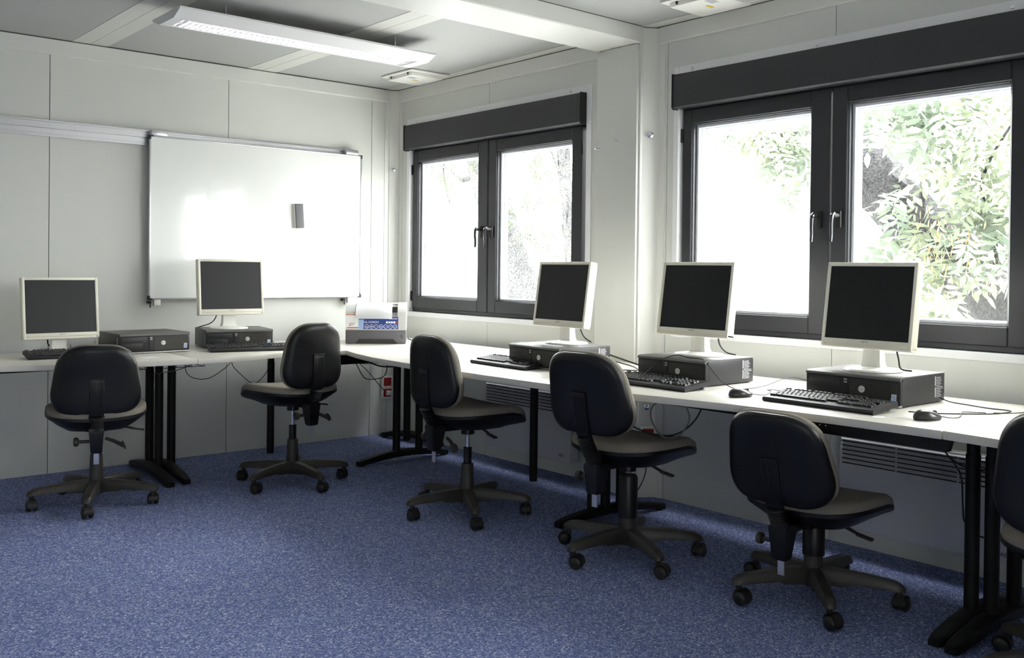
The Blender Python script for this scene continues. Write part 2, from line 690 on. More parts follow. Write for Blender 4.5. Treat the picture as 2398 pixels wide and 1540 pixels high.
# a plain door behind the camera
dr = struct(MB().rbox(-1.9, -1.0, YR, YR+.04, 0, 2.05, .004).build('door_1', M_door))
MB().cyl((-1.1, YR+.04, 1.02), (-1.1, YR+.09, 1.02), .01).cyl((-1.1, YR+.085, 1.02), (-1.23, YR+.085, 1.02), .009).build('door_handle', M_alu, dr)


# ================================================================= WINDOWS
def frame_rect(mb, x0, x1, y0, y1, z0, z1, wy0, wy1, wz0, wz1, bev=.003):
    """rectangular frame: outer y0>y1, z0<z1, member widths"""
    def rb(*a):
        mb.rbox(*a, r=bev, seg=1)
    rb(x0, x1, y0-wy0, y0, z0, z1)
    rb(x0, x1, y1, y1+wy1, z0, z1)
    rb(x0, x1, y1+wy1, y0-wy0, z0, z0+wz0)
    rb(x0, x1, y1+wy1, y0-wy0, z1-wz1, z1)


def window(n, off, mirror=False):
    root = bpy.data.objects.new('window_%d' % n, None)
    C.objects.link(root)
    struct(root)
    root.location = (0, off, 0)
    if mirror:
        root.location = (RX, YR, 0)      # the added fill-light window in the rear wall
        root.rotation_euler = (0, 0, -PI/2)
    # white trim around the opening
    t = MB()
    frame_rect(t, -.006, .0, -.147, -2.045, .872, 2.300, .035, .042, .035, .045, .002)
    t.box(0, .13, -.175, -.184, .905, 2.26)
    t.box(0, .13, -2.001, -2.010, .905, 2.26)
    t.box(0, .13, -.175, -2.01, .899, .907)
    t.build('window_trim', M_white, root, smooth=30)
    # fixed frame
    f = MB()
    frame_rect(f, .03, .09, -.185, -2.0, .908, 2.24, .02, .03, .035, .18, .003)
    f.build('window_frame', M_anth, root)
    # roller shutter casing
    b_ = MB()
    pr = [(.02, 2.075), (-.044, 2.072), (-.052, 2.080), (-.052, 2.246), (-.046, 2.250), (.02, 2.250)]
    b_.loft([[(x, -.176, z) for x, z in pr], [(x, -1.998, z) for x, z in pr]])
    sb = b_.build('shutter_box', M_anth, root, smooth=30)
    e_ = MB()
    pr2 = [(.02, 2.070), (-.046, 2.067), (-.056, 2.077), (-.056, 2.250), (-.05, 2.254), (.02, 2.254)]
    for ya, yb in ((-.173, -.177), (-1.997, -2.001)):
        e_.loft([[(x, ya, z) for x, z in pr2], [(x, yb, z) for x, z in pr2]])
    e_.build('end_cap', M_rub, sb, smooth=0)
    for ys_ in (-.27, -1.0, -1.87):
        s_ = MB().lathe([(.0085, 0), (.0085, .0015), (.006, .003), (.003, .003), (.003, .0012)], 12,
                        Matrix.Translation((-.006, ys_, 2.276)) @ Matrix.Rotation(R_(-90), 4, 'Y'))
        s_.build('screw', M_chrome, root)
    # sashes
    for k, (a, b2, ga, gb) in enumerate(((-.192, -1.061, -.252, -.958), (-1.070, -1.945, -1.148, -1.860))):
        sh = MB()
        z0, z1, gz0, gz1 = .932, 2.070, 1.012, 1.992
        frame_rect(sh, .018, .075, a, b2, z0, z1, a-ga, gb-b2, gz0-z0, z1-gz1, .004)
        # inner sloping glazing bead
        frame_rect(sh, .026, .06, ga+.006, gb-.006, gz0-.006, gz1+.006, .012, .012, .012, .012, .003)
        so = sh.build('window_sash', M_anth, root)
        sp = MB()
        frame_rect(sp, .05, .074, ga-.006, gb+.006, gz0+.006, gz1-.006, .016, .005, .010, .016, .002)
        frame_rect(sp, .074, .10, ga-.010, gb+.003, gz0+.010, gz1-.006, .020, .006, .010, .022, .002)
        sp.build('glazing_spacer', M_spacer, so)
        pg = MB().box(.062, .066, ga-.006, gb+.006, gz0+.006, gz1-.006)
        pg.build('window_pane', M_glass, so, smooth=0)
        # handle near the meeting stile
        hy = -1.012 if k == 0 else -1.113
        h = MB()
        h.rbox(.004, .018, hy-.015, hy+.015, 1.425, 1.505, .006)
        h.cyl((.006, hy, 1.482), (-.034, hy, 1.482), .0105)
        h.build('rosette', M_rub, so)
        g = MB()
        g.tube([(-.028, hy, 1.49), (-.042, hy, 1.478), (-.043, hy+.003, 1.44), (-.036, hy+.006, 1.40), (-.038, hy+.007, 1.362)],
               lambda t: .0105-.003*t, 8, 4)
        g.build('handle', mat('polished_dark_handle', (.05, .05, .055), .15, metal=.6), so)
        for zz in (.985, 1.9):
            hh = MB().cyl((.016, a+.003 if k == 0 else b2-.003, zz), (.016, a+.003 if k == 0 else b2-.003, zz+.07), .008)
            hh.build('hinge', M_rub, so)
    return root


for i, off in enumerate(WY):
    window(i+1, off)
wx = window(4, 0, True)  # out of view, added to light the foreground floor and left wall
# unseen shutter sheet added over its upper part to cut the fill light
MB().box(.105, .12, -.19, -1.99, 1.38, 2.2).build('fill_light_blocker', M_alu, wx, smooth=0)

# ================================================================= WALL BITS
def knob(x, y, z, direction, r=.012, label='', name='wall_bolt'):
    q = Vector(direction).to_track_quat('Z', 'Y').to_matrix().to_4x4()
    o = MB().lathe([(r*1.2, 0), (r*1.2, .002), (r*.6, .003), (r*.6, .014), (r, .016), (r, .022), (r*.6, .026), (.0005, .027)], 16,
                   Matrix.Translation((x, y, z)) @ q).build(name, M_chrome)
    return tag(o, label, 'bolt')


knob(-.043, -.033, 1.942, (-.6, -.8, 0), .012, 'small steel bolt on corner column left of the first window')
knob(-.05, -2.537, 1.948, (-.6, -.8, 0), .015, 'steel bolt high on the column between the two windows')
knob(-.05, -2.537, .487, (-.6, -.8, 0), .014, 'steel bolt low on the middle column below the desk top')
knob(-.118, -2.215, 1.90, (-1, 0, 0), .008, 'tiny screw on left edge of the boxed pillar')
knob(-.118, -2.36, 1.93, (-1, 0, 0), .004, 'tiny dark screw in middle of the boxed pillar')


def socket(name, loc, rz, n, label):
    root = thing(name, label, 'power socket', loc, rz)
    MB().rbox(-.043, .043, -.022, 0, -.043-.04*(n-1), .043+.04*(n-1), .006).build('socket_plate', M_lwhite, root)
    for k in range(n):
        cz = (k-(n-1)/2)*.08
        MB().rbox(-.030, .030, -.027, -.020, cz-.030, cz+.030, .003).build('socket_insert', M_red, root)
        MB().lathe([(.019, 0), (.019, .002), (.0165, .002), (.0165, -.002), (.0005, -.002)], 20,
                   Matrix.Translation((0, -.0275, cz)) @ Matrix.Rotation(R_(90), 4, 'X')).build('socket_ring', M_dred, root)
    return root


so_ = socket('power_socket', (-.075, -.010, .345), R_(-10), 2, 'double red power socket low in the room corner behind desk leg')
pl = MB().rbox(-.018, .018, -.06, -.03, -.058, -.022, .008)
tag(pl.build('mains_plug', M_lwhite, None, loc=(-.075, -.010, .345), rot=(0, 0, R_(-10))), 'white plug in the lower red socket of the room corner', 'plug')
socket('power_socket', (-.05, -2.545, .345), R_(-40), 1, 'single red power socket on the middle column behind an office chair')


# ================================================================= WHITEBOARD WALL
rl = MB()
for z0, z1, d in ((1.968, 1.974, .018), (1.974, 1.979, .010), (1.979, 1.984, .018), (1.984, 1.988, .010), (1.988, 2.010, .016), (2.010, 2.016, .008), (2.016, 2.022, .028),
                  (2.022, 2.046, .012), (2.046, 2.053, .006), (2.053, 2.060, .028)):
    rl.box(-4.2, -.40, -d, 0, z0-.008, z1-.008)
rl_o = rl.build('wall_rail', M_alu, smooth=0)
tag(rl_o, 'long ribbed aluminium rail on the wall carrying the whiteboard', 'rail')
for xs in (-2.43, -3.1, -3.8):
    MB().lathe([(.006, 0), (.006, .002), (.003, .003)], 10, Matrix.Translation((xs+.17, -.013, 2.011)) @ Matrix.Rotation(R_(90), 4, 'X')).build('screw', M_chrome, rl_o)

BX0, BX1, BZ0, BZ1, BY = -1.838, -.330, 1.010, 2.020, -.052
wbd = thing('whiteboard', 'large wall mounted whiteboard with aluminium frame and dark corners', 'whiteboard', (0, 0, 0))
MB().box(BX0+.006, BX1-.006, BY-.004, BY+.01, BZ0+.006, BZ1-.006).build('writing_surface', M_board, wbd, smooth=0)
fr = MB()
w_ = .010
fr.rbox(BX0, BX0+w_, BY-.008, BY+.014, BZ0, BZ1, .002)
fr.rbox(BX1-w_, BX1, BY-.008, BY+.014, BZ0, BZ1, .002)
fr.rbox(BX0+w_, BX1-w_, BY-.008, BY+.014, BZ0, BZ0+w_, .002)
fr.rbox(BX0+w_, BX1-w_, BY-.008, BY+.014, BZ1-w_, BZ1, .002)
fr.build('board_frame', M_alu, wbd)
for x_, sx_ in ((BX0-.002, 1), (BX1+.002, -1)):
    for z_, sz_ in ((BZ0-.002, 1), (BZ1+.002, -1)):
        MB().rbox(x_, x_+sx_*.026, BY-.010, BY+.016, z_, z_+sz_*.010, .002).rbox(x_, x_+sx_*.012, BY-.010, BY+.016, z_, z_+sz_*.026, .002).build('corner_cap', M_dk, wbd)
for x_ in (BX0+.012, BX1-.13):
    MB().rbox(x_, x_+.10, BY-.006, -.004, BZ1+.0005, BZ1+.034, .003).build('top_hanger', M_alu, wbd)
for x_ in (BX0+.035, BX1-.105):
    MB().rbox(x_, x_+.04, BY-.006, BY+.018, BZ0-.038, BZ0-.0005, .002).build('bottom_bracket', M_lwhite, wbd)
    MB().cyl((x_-.018, BY+.01, BZ0-.005), (x_-.018, BY+.01, BZ0-.05), .004).cyl((x_-.02, BY+.01, BZ0-.018), (x_-.02, BY+.045, BZ0-.018), .010).build('clamp_screw', M_dk, wbd)

er = thing('board_eraser', 'grey felt eraser stuck upright on the whiteboard', 'eraser', (-.832, BY-.005, 1.567), 0)
er.rotation_euler = (0, R_(-4), 0)
MB().rbox(-.030, .030, -.022, 0, -.084, .084, .003).build('eraser_back', M_lwhite, er)
MB().rbox(-.029, .029, -.034, -.0222, -.083, .083, .002).build('eraser_felt', M_felt, er)


# ================================================================= CEILING LAMP
lp = thing('ceiling_lamp', 'long white louvred fluorescent lamp under the ceiling', 'ceiling lamp', (0, 0, 0))
LX0, LX1, LY0, LY1, LZ0, LZ1 = -2.20, -.70, -1.468, -1.105, 2.420, 2.462
LL = (-2.150, -.765, -1.376, -1.210)    # louvre opening
hs = MB()
# sloped sides (hollow housing with an opening for the louvre)
def quad(mb, *p):
    mb.add(p, [(0, 1, 2, 3)])
a = [(LX0, LY0, LZ1), (LX1, LY0, LZ1), (LX1, LY1, LZ1), (LX0, LY1, LZ1)]
am = [(LX0, LY0, LZ1-.010), (LX1, LY0, LZ1-.010), (LX1, LY1, LZ1-.010), (LX0, LY1, LZ1-.010)]
bq = [(LX0+.0, LL[2]-.012, LZ0), (LX1-.0, LL[2]-.012, LZ0), (LX1-.0, LL[3]+.012, LZ0), (LX0+.0, LL[3]+.012, LZ0)]
cq = [(LL[0], LL[2], LZ0), (LL[1], LL[2], LZ0), (LL[1], LL[3], LZ0), (LL[0], LL[3], LZ0)]
dq = [(p[0], p[1], LZ0+.034) for p in cq]
vv = a+am+bq+cq+dq
ff = [(0, 1, 2, 3)]
for lv in range(4):
    for i in range(4):
        j = (i+1) % 4
        ff.append((lv*4+i, lv*4+j, (lv+1)*4+j, (lv+1)*4+i))
ff.append((16, 17, 18, 19))
hs.add(vv, ff)
hs.build('lamp_housing', M_lamp, lp, smooth=0)
tb = MB()
for y_ in (-1.336, -1.250):
    tb.cyl((LL[0]+.03, y_, LZ0+.024), (LL[1]-.03, y_, LZ0+.024), .0075, seg=10)
tb.build('fluorescent_tube', M_tube, lp)
lv = MB()
nb = 46
for i in range(nb+1):
    x_ = LL[0]+.006+(LL[1]-LL[0]-.012)*i/nb
    lv.box(x_-.0012, x_+.0012, LL[2]+.003, LL[3]-.003, LZ0+.002, LZ0+.014)
lv.box(LL[0]+.003, LL[1]-.003, -1.2945, -1.2915, LZ0+.0005, LZ0+.030)
lv.box(LL[0]+.003, LL[1]-.003, LL[2]+.001, LL[2]+.003, LZ0, LZ0+.03)
lv.box(LL[0]+.003, LL[1]-.003, LL[3]-.003, LL[3]-.001, LZ0, LZ0+.03)
lo = lv.build('louvre', M_louv, lp, smooth=0)
lo['kind'] = 'stuff'
for x_ in (-1.95, -.95):
    for y_ in (-1.42, -1.16):
        MB().cyl((x_, y_, LZ1), (x_, y_, ZC), .003, seg=8).lathe([(.012, 0), (.012, .006)], 12, Matrix.Translation((x_, y_, LZ1))).build('suspension_wire', M_chrome, lp)
MB().rbox(-1.9, -.86, -1.40, -1.17, LZ1, LZ1+.012, .003).build('mounting_tray', M_dk, lp)


def ceil_unit(x0, x1, y0, y1, label):
    cx, cy = (x0+x1)/2, (y0+y1)/2
    r = thing('ceiling_unit', label, 'ceiling unit', (cx, cy, ZC), 0)
    w, d = (x1-x0)/2, (y1-y0)/2
    MB().rbox(-w, w, -d, d, -.013, -.002, .003).build('cover_flange', M_lwhite, r)
    MB().rbox(-w+.03, w-.03, -d+.035, d-.035, -.036, -.012, .004).build('cover_box', M_lwhite, r)
    for sy in (-1, 1):
        for sx in (-1, 1):
            MB().rbox(sx*(w-.031), sx*(w-.024), sy*.1-.005, sy*.1+.005, -.028, -.013, .001).build('clip', M_dk, r)
    MB().box(-.10, -.04, -.055-.03, -.055+.012, -.0366, -.036).build('grey_label', M_greyst, r, smooth=0)
    MB().box(-.03, .02, -.012, .008, -.0367, -.036).build('yellow_label', M_yel, r, smooth=0)
    return r


ceil_unit(-.395, -.082, -.765, -.405, 'white square ceiling unit near the room corner beyond the lamp')
ceil_unit(-.395, -.082, -.765-2.514+.02, -.405-2.514+.02, 'white ceiling unit at top edge above the wider window')


# ================================================================= HEATERS
def heater(y0, y1, label):
    r = thing('convector_heater', label, 'heater', (0, (y0+y1)/2, 0), R_(-90))
    w = abs(y1-y0)/2
    # local: x along the wall (right = -Y world), -Y local = into the room
    MB().rbox(-w, w, -.098, -.028, .100, .505, .008).build('heater_casing', M_heater, r)
    MB().box(-w+.1, w-.1, -.03, 0, .2, .40).build('wall_bracket', M_dk, r, smooth=0)
    sl = MB()
    for i in range(6):
        z_ = .385+i*.019
        for xa, xb in ((-w+.015, -w*.34), (-w*.32, w*.32), (w*.34, w-.015)):
            sl.box(xa, xb, -.0995, -.097, z_, z_+.0055)
    sl.build('air_slots', M_slot, r, smooth=0)
    fl = MB()
    for i in range(6):
        z_ = .385+i*.019+.0055
        fl.add([(-w+.012, -.0985, z_+.002), (w-.012, -.0985, z_+.002), (w-.012, -.106, z_+.006), (-w+.012, -.106, z_+.006), (-w+.012, -.0985, z_+.011), (w-.012, -.0985, z_+.011)],
               [(0, 1, 2, 3), (3, 2, 5, 4)])
    fl.build('air_fins', M_heater, r, smooth=0)
    text('logo', 'AEG', .024, M_dk, r, (w-.075, -.0987, .137), FRONT)
    return r


heater(-1.207, -1.996, 'pale flat convector heater with top slots under the window nearest the corner')
heater(-3.714, -4.505, 'pale flat convector heater under the wider right window behind desk legs')


# ================================================================= DESKS
ZT = .726


def desk(name, label, poly, legs, posts, beams, origin):
    """poly: plan outline of the top in world xy; legs: list of (foot_a, foot_b, [post xy]) ; posts: plain round legs"""
    r = thing(name, label, 'desk', (origin[0], origin[1], 0), 0)
    ox, oy = origin
    P = [(x-ox, y-oy) for x, y in poly]
    MB().prism(P, ZT-.028, ZT, bev=.0022, seg=2).build('tabletop', M_desk, r, smooth=30)
    for fa, fb, ps in legs:
        a_, b_ = Vector((fa[0]-ox, fa[1]-oy, 0)), Vector((fb[0]-ox, fb[1]-oy, 0))
        d = (b_-a_)
        L = d.length
        ang = math.atan2(d.y, d.x)
        M = Matrix.Translation(a_) @ Matrix.Rotation(ang, 4, 'Z')
        ft = MB()
        rings = []
        for i in range(17):
            t = i/16
            x = t*L
            arch = math.sin(PI*t)
            wd = .026+.008*arch
            if t < .03 or t > .97:
                wd *= .7
            zb = .004+.030*arch
            zt = .030+.042*arch
            rings.append([(x, -wd, zb), (x, wd, zb), (x, wd, zt-.008), (x, wd*.7, zt), (x, -wd*.7, zt), (x, -wd, zt-.008)])
        ft.loft(rings, True, M)
        ft.cyl(M @ Vector((.03, 0, 0)), M @ Vector((.03, 0, .012)), .02)
        ft.cyl(M @ Vector((L-.03, 0, 0)), M @ Vector((L-.03, 0, .012)), .02)
        ft.build('foot', M_blackm, r, smooth=40)
        for px, py in ps:
            g = MB()
            g.cyl((px-ox, py-oy, .05), (px-ox, py-oy, .60), .0245, seg=20)
            g.cyl((px-ox, py-oy, .598), (px-ox, py-oy, ZT-.028), .0218, seg=20)
            g.build('leg', M_blackm, r, smooth=40)
        xs = [p[0]-ox for p in ps]
        ys = [p[1]-oy for p in ps]
        MB().box(min(xs)-.04, max(xs)+.04, min(ys)-.04, max(ys)+.04, ZT-.036, ZT-.0285).build('top_plate', M_blackm, r, smooth=0)
    for px, py in posts:
        g = MB()
        g.cyl((px-ox, py-oy, 0), (px-ox, py-oy, .60), .0235, seg=20)
        g.cyl((px-ox, py-oy, .598), (px-ox, py-oy, ZT-.028), .021, seg=20)
        g.build('leg', M_blackm, r, smooth=40)
    for x0, x1, y0, y1, z0 in beams:
        x0, x1, y0, y1 = x0-ox, x1-ox, y0-oy, y1-oy
        b2 = MB()
        if abs(x1-x0) > abs(y1-y0):
            s_ = .03
            b2.add([(x0, y0, ZT-.0285), (x1, y0, ZT-.0285), (x1, y1, ZT-.0285), (x0, y1, ZT-.0285),
                    (x0+s_, y0, z0), (x1-s_, y0, z0), (x1-s_, y1, z0), (x0+s_, y1, z0)],
                   [(0, 1, 2, 3), (4, 7, 6, 5), (0, 4, 5, 1), (1, 5, 6, 2), (2, 6, 7, 3), (3, 7, 4, 0)])
        else:
            s_ = .012 if y1 > y0 else -.012
            b2.add([(x0, y0, ZT-.0285), (x1, y0, ZT-.0285), (x1, y1, ZT-.0285), (x0, y1, ZT-.0285),
                    (x0, y0+s_, z0), (x1, y0+s_, z0), (x1, y1-s_, z0), (x0, y1-s_, z0)],
                   [(0, 1, 2, 3), (4, 7, 6, 5), (0, 4, 5, 1), (1, 5, 6, 2), (2, 6, 7, 3), (3, 7, 4, 0)])
        bo = b2.build('crossbar', M_blackm, r, smooth=0)
        if abs(x1-x0) < abs(y1-y0):
            xm = min(x0, x1)
            yy = max(y0, y1)
            for dy, dz in ((.022, 0), (.045, 0), (.068, 0), (.028, .026), (.052, .026)):
                MB().cyl((xm-.0008, yy-dy, ZT-.042-dz), (xm+.002, yy-dy, ZT-.042-dz), .0022, seg=8).build('punched_hole', M_lwhite, bo)
    return r


# left wall desks
desk('office_desk', 'pale desk top at the left edge below the first monitor', 
     [(-3.62, -.16), (-1.925, -.16), (-1.925, -1.040), (-2.10, -1.033), (-2.26, -1.012), (-2.45, -.985), (-2.616, -.958), (-2.842, -.895), (-3.05, -.86), (-3.62, -.84)],
     [((-1.925, -.04), (-1.965, -.79), [(-1.893, -.245), (-1.902, -.42)]), ((-3.5, -.1), (-3.5, -.8), [(-3.5, -.3), (-3.5, -.45)])],
     [], [(-3.4, -2.0, -.60, -.57, .66)], (-2.8, -.5))
desk('office_desk', 'pale desk along the whiteboard wall between monitor and printer, wavy front edge', 
     [(-1.921, -.16), (-1.003, -.16), (-1.003, -1.000), (-1.10, -.955), (-1.24, -.935), (-1.381, -.938), (-1.50, -.968), (-1.60, -1.005), (-1.70, -1.035), (-1.775, -1.045), (-1.85, -1.042), (-1.921, -1.038)],
     [((-1.826, -.04), (-1.868, -.77), [(-1.815, -.385)])],
     [(-1.083, -.187)], [(-1.14, -.625, -.78, -.74, .617)], (-1.45, -.5))
desk('office_desk', 'pale corner desk carrying the printer, bowed front below first window', 
     [(-.999, -.13), (-.10, -.13), (-.10, -2.76), (-1.150, -2.76), (-1.152, -2.50), (-1.148, -2.2), (-1.138, -1.95), (-1.125, -1.7), (-1.105, -1.45), (-1.055, -1.2), (-.999, -1.003)],
     [((-.862, -.915), (-.185, -.915), [(-.574, -.905), (-.405, -.91)]), ((-.165, -.10), (-.06, -.69), [(-.262, -.56)])],
     [(-.262, -1.862)], [(-.93, -.90, -1.25, -2.55, .675)], (-.6, -1.5))
desk('office_desk', 'long pale desk on the window side with red mark on its front edge', 
     [(-.11, -2.763), (-.11, -4.583), (-.958, -4.583), (-.963, -4.40), (-.968, -4.2), (-.988, -4.0), (-1.010, -3.8), (-1.058, -3.52), (-1.090, -3.36), (-1.118, -3.15), (-1.142, -2.95), (-1.150, -2.763)],
     [((-.855, -2.70), (-.165, -2.76), [(-.632, -2.71), (-.565, -2.735), (-.462, -2.74)]), ((-.871, -4.525), (-.2, -4.525), [(-.590, -4.520)])],
     [], [(-.93, -.90, -4.09, -4.60, .655), (-.93, -.90, -2.9, -4.05, .675)], (-.55, -3.65))
desk('office_desk', 'pale desk top cut by the right picture edge beside a dark chair', 
     [(-.12, -4.587), (-.12, -6.2), (-.99, -6.2), (-1.0, -5.4), (-.985, -4.9), (-.955, -4.587)],
     [((-.895, -4.592), (-.2, -4.592), [(-.592, -4.588), (-.42, -4.592)]), ((-.905, -6.1), (-.2, -6.1), [(-.592, -6.1), (-.40, -6.1)])],
     [], [], (-.55, -5.4))
dk4 = [o for o in C.objects if o.get('label', '').startswith('long pale desk')][0]
mk = MB().box(-.0012, .0003, -.016, .016, -.003, .003).box(-.0012, .0003, -.034, -.018, -.0022, 0)
mk = mk.build('red_stain', M_dred, dk4, smooth=0, loc=(-1.0975+.55, -3.33+3.65, ZT-.012), rot=(0, 0, R_(12)))


# ================================================================= COMPUTERS
def make_pc(name, label, loc, rz, side=1, w=.397, d=.345, sticker=True, width_scale=1):
    r = thing(name, label, 'computer', loc, rz, None)
    r.scale = (width_scale, 1, 1)
    hw, hd, h = w/2, d/2, .112
    MB().rbox(-hw, hw, -hd+.022, hd, .003, h-.002, .005).build('case', M_pc, r)
    # top cover, silvery reflection painted in as a lighter grey, running to the front lip
    t = MB()
    pr = [(hd, h-.002), (hd, h+.001), (-hd+.012, h+.001), (-hd+.002, h-.004), (-hd, h-.012), (-hd+.006, h-.014), (-hd+.02, h-.004)]
    t.loft([[(-hw, y, z) for y, z in pr], [(hw, y, z) for y, z in pr]])
    t.build('top_cover', M_pct, r, smooth=40)
    f = MB().rbox(-hw, hw, -hd+.004, -hd+.024, .008, h-.012, .004)
    fo = f.build('front_panel', M_pcf, r)
    MB().rbox(-hw, hw, -hd-.001, -hd+.022, .002, .010, .003).build('bottom_lip', M_silver, r)
    y = -hd+.004
    MB().rbox(-hw+.012, -hw+.150, y-.0008, y+.004, .068, .092, .002).build('disc_drive', M_pc, fo)
    MB().rbox(-hw+.012, -hw+.125, y-.0008, y+.004, .030, .058, .002).build('drive_cover', M_pcf, fo)
    MB().rbox(-hw+.118, -hw+.146, y-.0018, y+.002, .066, .070, .0006).build('eject_button', M_pc, fo)
    MB().rbox(-hw+.160, -hw+.186, y-.0012, y+.004, .014, h-.016, .001).build('port_strip', M_pcf, fo)
    for zz in (.078, .088):
        MB().rbox(-hw+.166, -hw+.180, y-.0022, y+.001, zz-.003, zz+.003, .0006).box(-hw+.168, -hw+.178, y-.0026, y, zz-.0006, zz+.0006).build('usb_port', M_silver, fo)
    for zz in (.030, .044):
        MB().lathe([(.0042, 0), (.0042, .0015), (.002, .0015), (.002, 0)], 12, Matrix.Translation((-hw+.175, y-.001, zz)) @ Matrix.Rotation(R_(90), 4, 'X')).build('audio_jack', M_dk, fo)
    MB().box(-hw+.190, hw-.012, y-.0016, y+.003, .016, h-.018).build('grille', M_grille, fo, smooth=0)
    MB().lathe([(.0130, 0), (.0130, .003), (.012, .0042), (.0005, .0046)], 24, Matrix.Translation((-hw+.222+.02, y-.001, .057)) @ Matrix.Rotation(R_(90), 4, 'X')).build('badge', M_badge, fo)
    text('badge_lettering', 'DELL', .0075, M_greyst, fo, (-hw+.242, y-.0060, .057), FRONT, .0002)
    MB().lathe([(.006, 0), (.006, .001), (.004, .0015)], 14, Matrix.Translation((-hw+.205, y-.001, .058)) @ Matrix.Rotation(R_(90), 4, 'X')).build('power_button', M_dk, fo)
    if sticker:
        MB().box(hw-.036, hw-.015, y-.0026, y, .022, .038).build('sticker', M_lblue, fo, smooth=0)
        MB().box(hw-.034, hw-.015, y-.0026, y, .039, .050).build('sticker', M_pink, fo, smooth=0)
        text('sticker_lettering', 'intel', .008, M_blue, fo, (hw-.0245, y-.0030, .0445), FRONT, .0002)
    # printed data on the side wall
    lb = MB()
    rnd = random.Random(5)
    sx = hw if side > 0 else -hw
    e = .0008*side
    if side > 0:
        for rr_ in range(13):
            z_ = .022+rr_*.0062
            yy = hd-.070
            end = hd-rnd.uniform(.022, .045)
            while yy < end:
                ln = rnd.uniform(.003, .012)
                lb.box(sx, sx+e, yy, yy+ln, z_, z_+.0022)
                yy += ln+.0018
        lb.box(sx, sx+e, hd-.080, hd-.075, .022, .060)
        lb.box(sx, sx+e, hd-.080, hd-.075, .066, .102)
    else:
        lb.box(sx, sx+e, -hd+.042, -hd+.046, .022, .09)
    lb.build('side_print', M_pink, r, smooth=0)
    for sy in (-hd+.04, hd-.03):
        for s2 in (-1, 1):
            MB().cyl((s2*(hw-.02), sy, 0), (s2*(hw-.02), sy, .004), .008).build('rubber_foot', M_rub, r)
    return r


def make_monitor(label, loc, rz, tilt=8, ws=1, cord=None):
    r = thing('computer_monitor', label, 'monitor', loc, rz)
    r.scale = (ws, 1, 1)
    # local: screen faces -Y ; base centre at origin
    MB().lathe([(.118, 0), (.118, .003), (.112, .008), (.060, .012), (.046, .016)], 40, Matrix.Diagonal((1, .92, 1, 1))).build('stand_base', M_lwhite, r)
    nk = MB()
    rings = []
    for z, w2, y0, y1 in ((.012, .046, -.018, .040), (.035, .040, -.014, .034), (.09, .038, -.012, .030), (.16, .038, -.012, .028)):
        rings.append([(-w2, y0, z), (w2, y0, z), (w2, y1-.008, z), (w2-.01, y1, z), (-w2+.01, y1, z), (-w2, y1-.008, z)])
    nk.loft(rings)
    nk.build('stand_neck', M_lwhite, r, smooth=30)
    T = Matrix.Translation((0, -.010, .25)) @ Matrix.Rotation(R_(-tilt), 4, 'X')
    hw, zb, zt = .205, -.163, .170
    bz = MB()
    s_, t_, b_ = .0155, .0150, .030

    def rb(*a, **k):
        bz.rbox(*a, r=.003, seg=2, M=T)
    rb(-hw, -hw+s_, -.034, .012, zb, zt)
    rb(hw-s_, hw, -.034, .012, zb, zt)
    rb(-hw+s_-.003, hw-s_+.003, -.034, .012, zt-t_, zt)
    rb(-hw+s_-.003, hw-s_+.003, -.034, .012, zb+.010, zb+.010+b_-.010)
    rb(-hw, hw, -.030, .012, zb-.004, zb+.012)
    bz.build('bezel', M_cream, r)
    MB().box(-hw+s_-.002, hw-s_+.002, -.030, -.024, zb+b_-.002, zt-t_+.002, T).build('screen', M_screen, r, smooth=0)
    bk = MB()
    rings = []
    for y, k, kz in ((-.024, .985, .985), (.010, .985, .985), (.026, .93, .93), (.042, .62, .66), (.05, .55, .58)):
        x_ = hw*k
        z0, z1 = zb*kz, zt*kz
        rings.append([(-x_, y, z0), (x_, y, z0), (x_, y, z1), (-x_, y, z1)])
    bk.loft(rings, True, T)
    bk.build('back_housing', M_lwhite, r, smooth=30)
    tx = text('brand_lettering', 'FUJITSU', .0095, mat('grey_lettering', (.35, .33, .28), .5), r, (0, 0, 0), (0, 0, 0), .0002)
    tx.matrix_local = T @ Matrix.Translation((0, -.0345, zb+.021)) @ Matrix.Rotation(R_(90), 4, 'X')
    if cord:
        MB().tube(cord, .0035, 6, 5).build('cable', M_cable, r)
    return r


KEYM = {}


def key_mesh(w, d=.016):
    k = (round(w, 4), round(d, 4))
    if k not in KEYM:
        mb = MB()
        mb.loft([[(-w/2, -d/2, 0), (w/2, -d/2, 0), (w/2, d/2, 0), (-w/2, d/2, 0)],
                 [(-w/2+.0025, -d/2+.0015, .007), (w/2-.0025, -d/2+.0015, .007), (w/2-.0025, d/2-.003, .0075), (-w/2+.0025, d/2-.003, .0075)]])
        o = mb.build('key', M_key, smooth=30)
        KEYM[k] = o.data
        bpy.data.objects.remove(o)
    return KEYM[k]


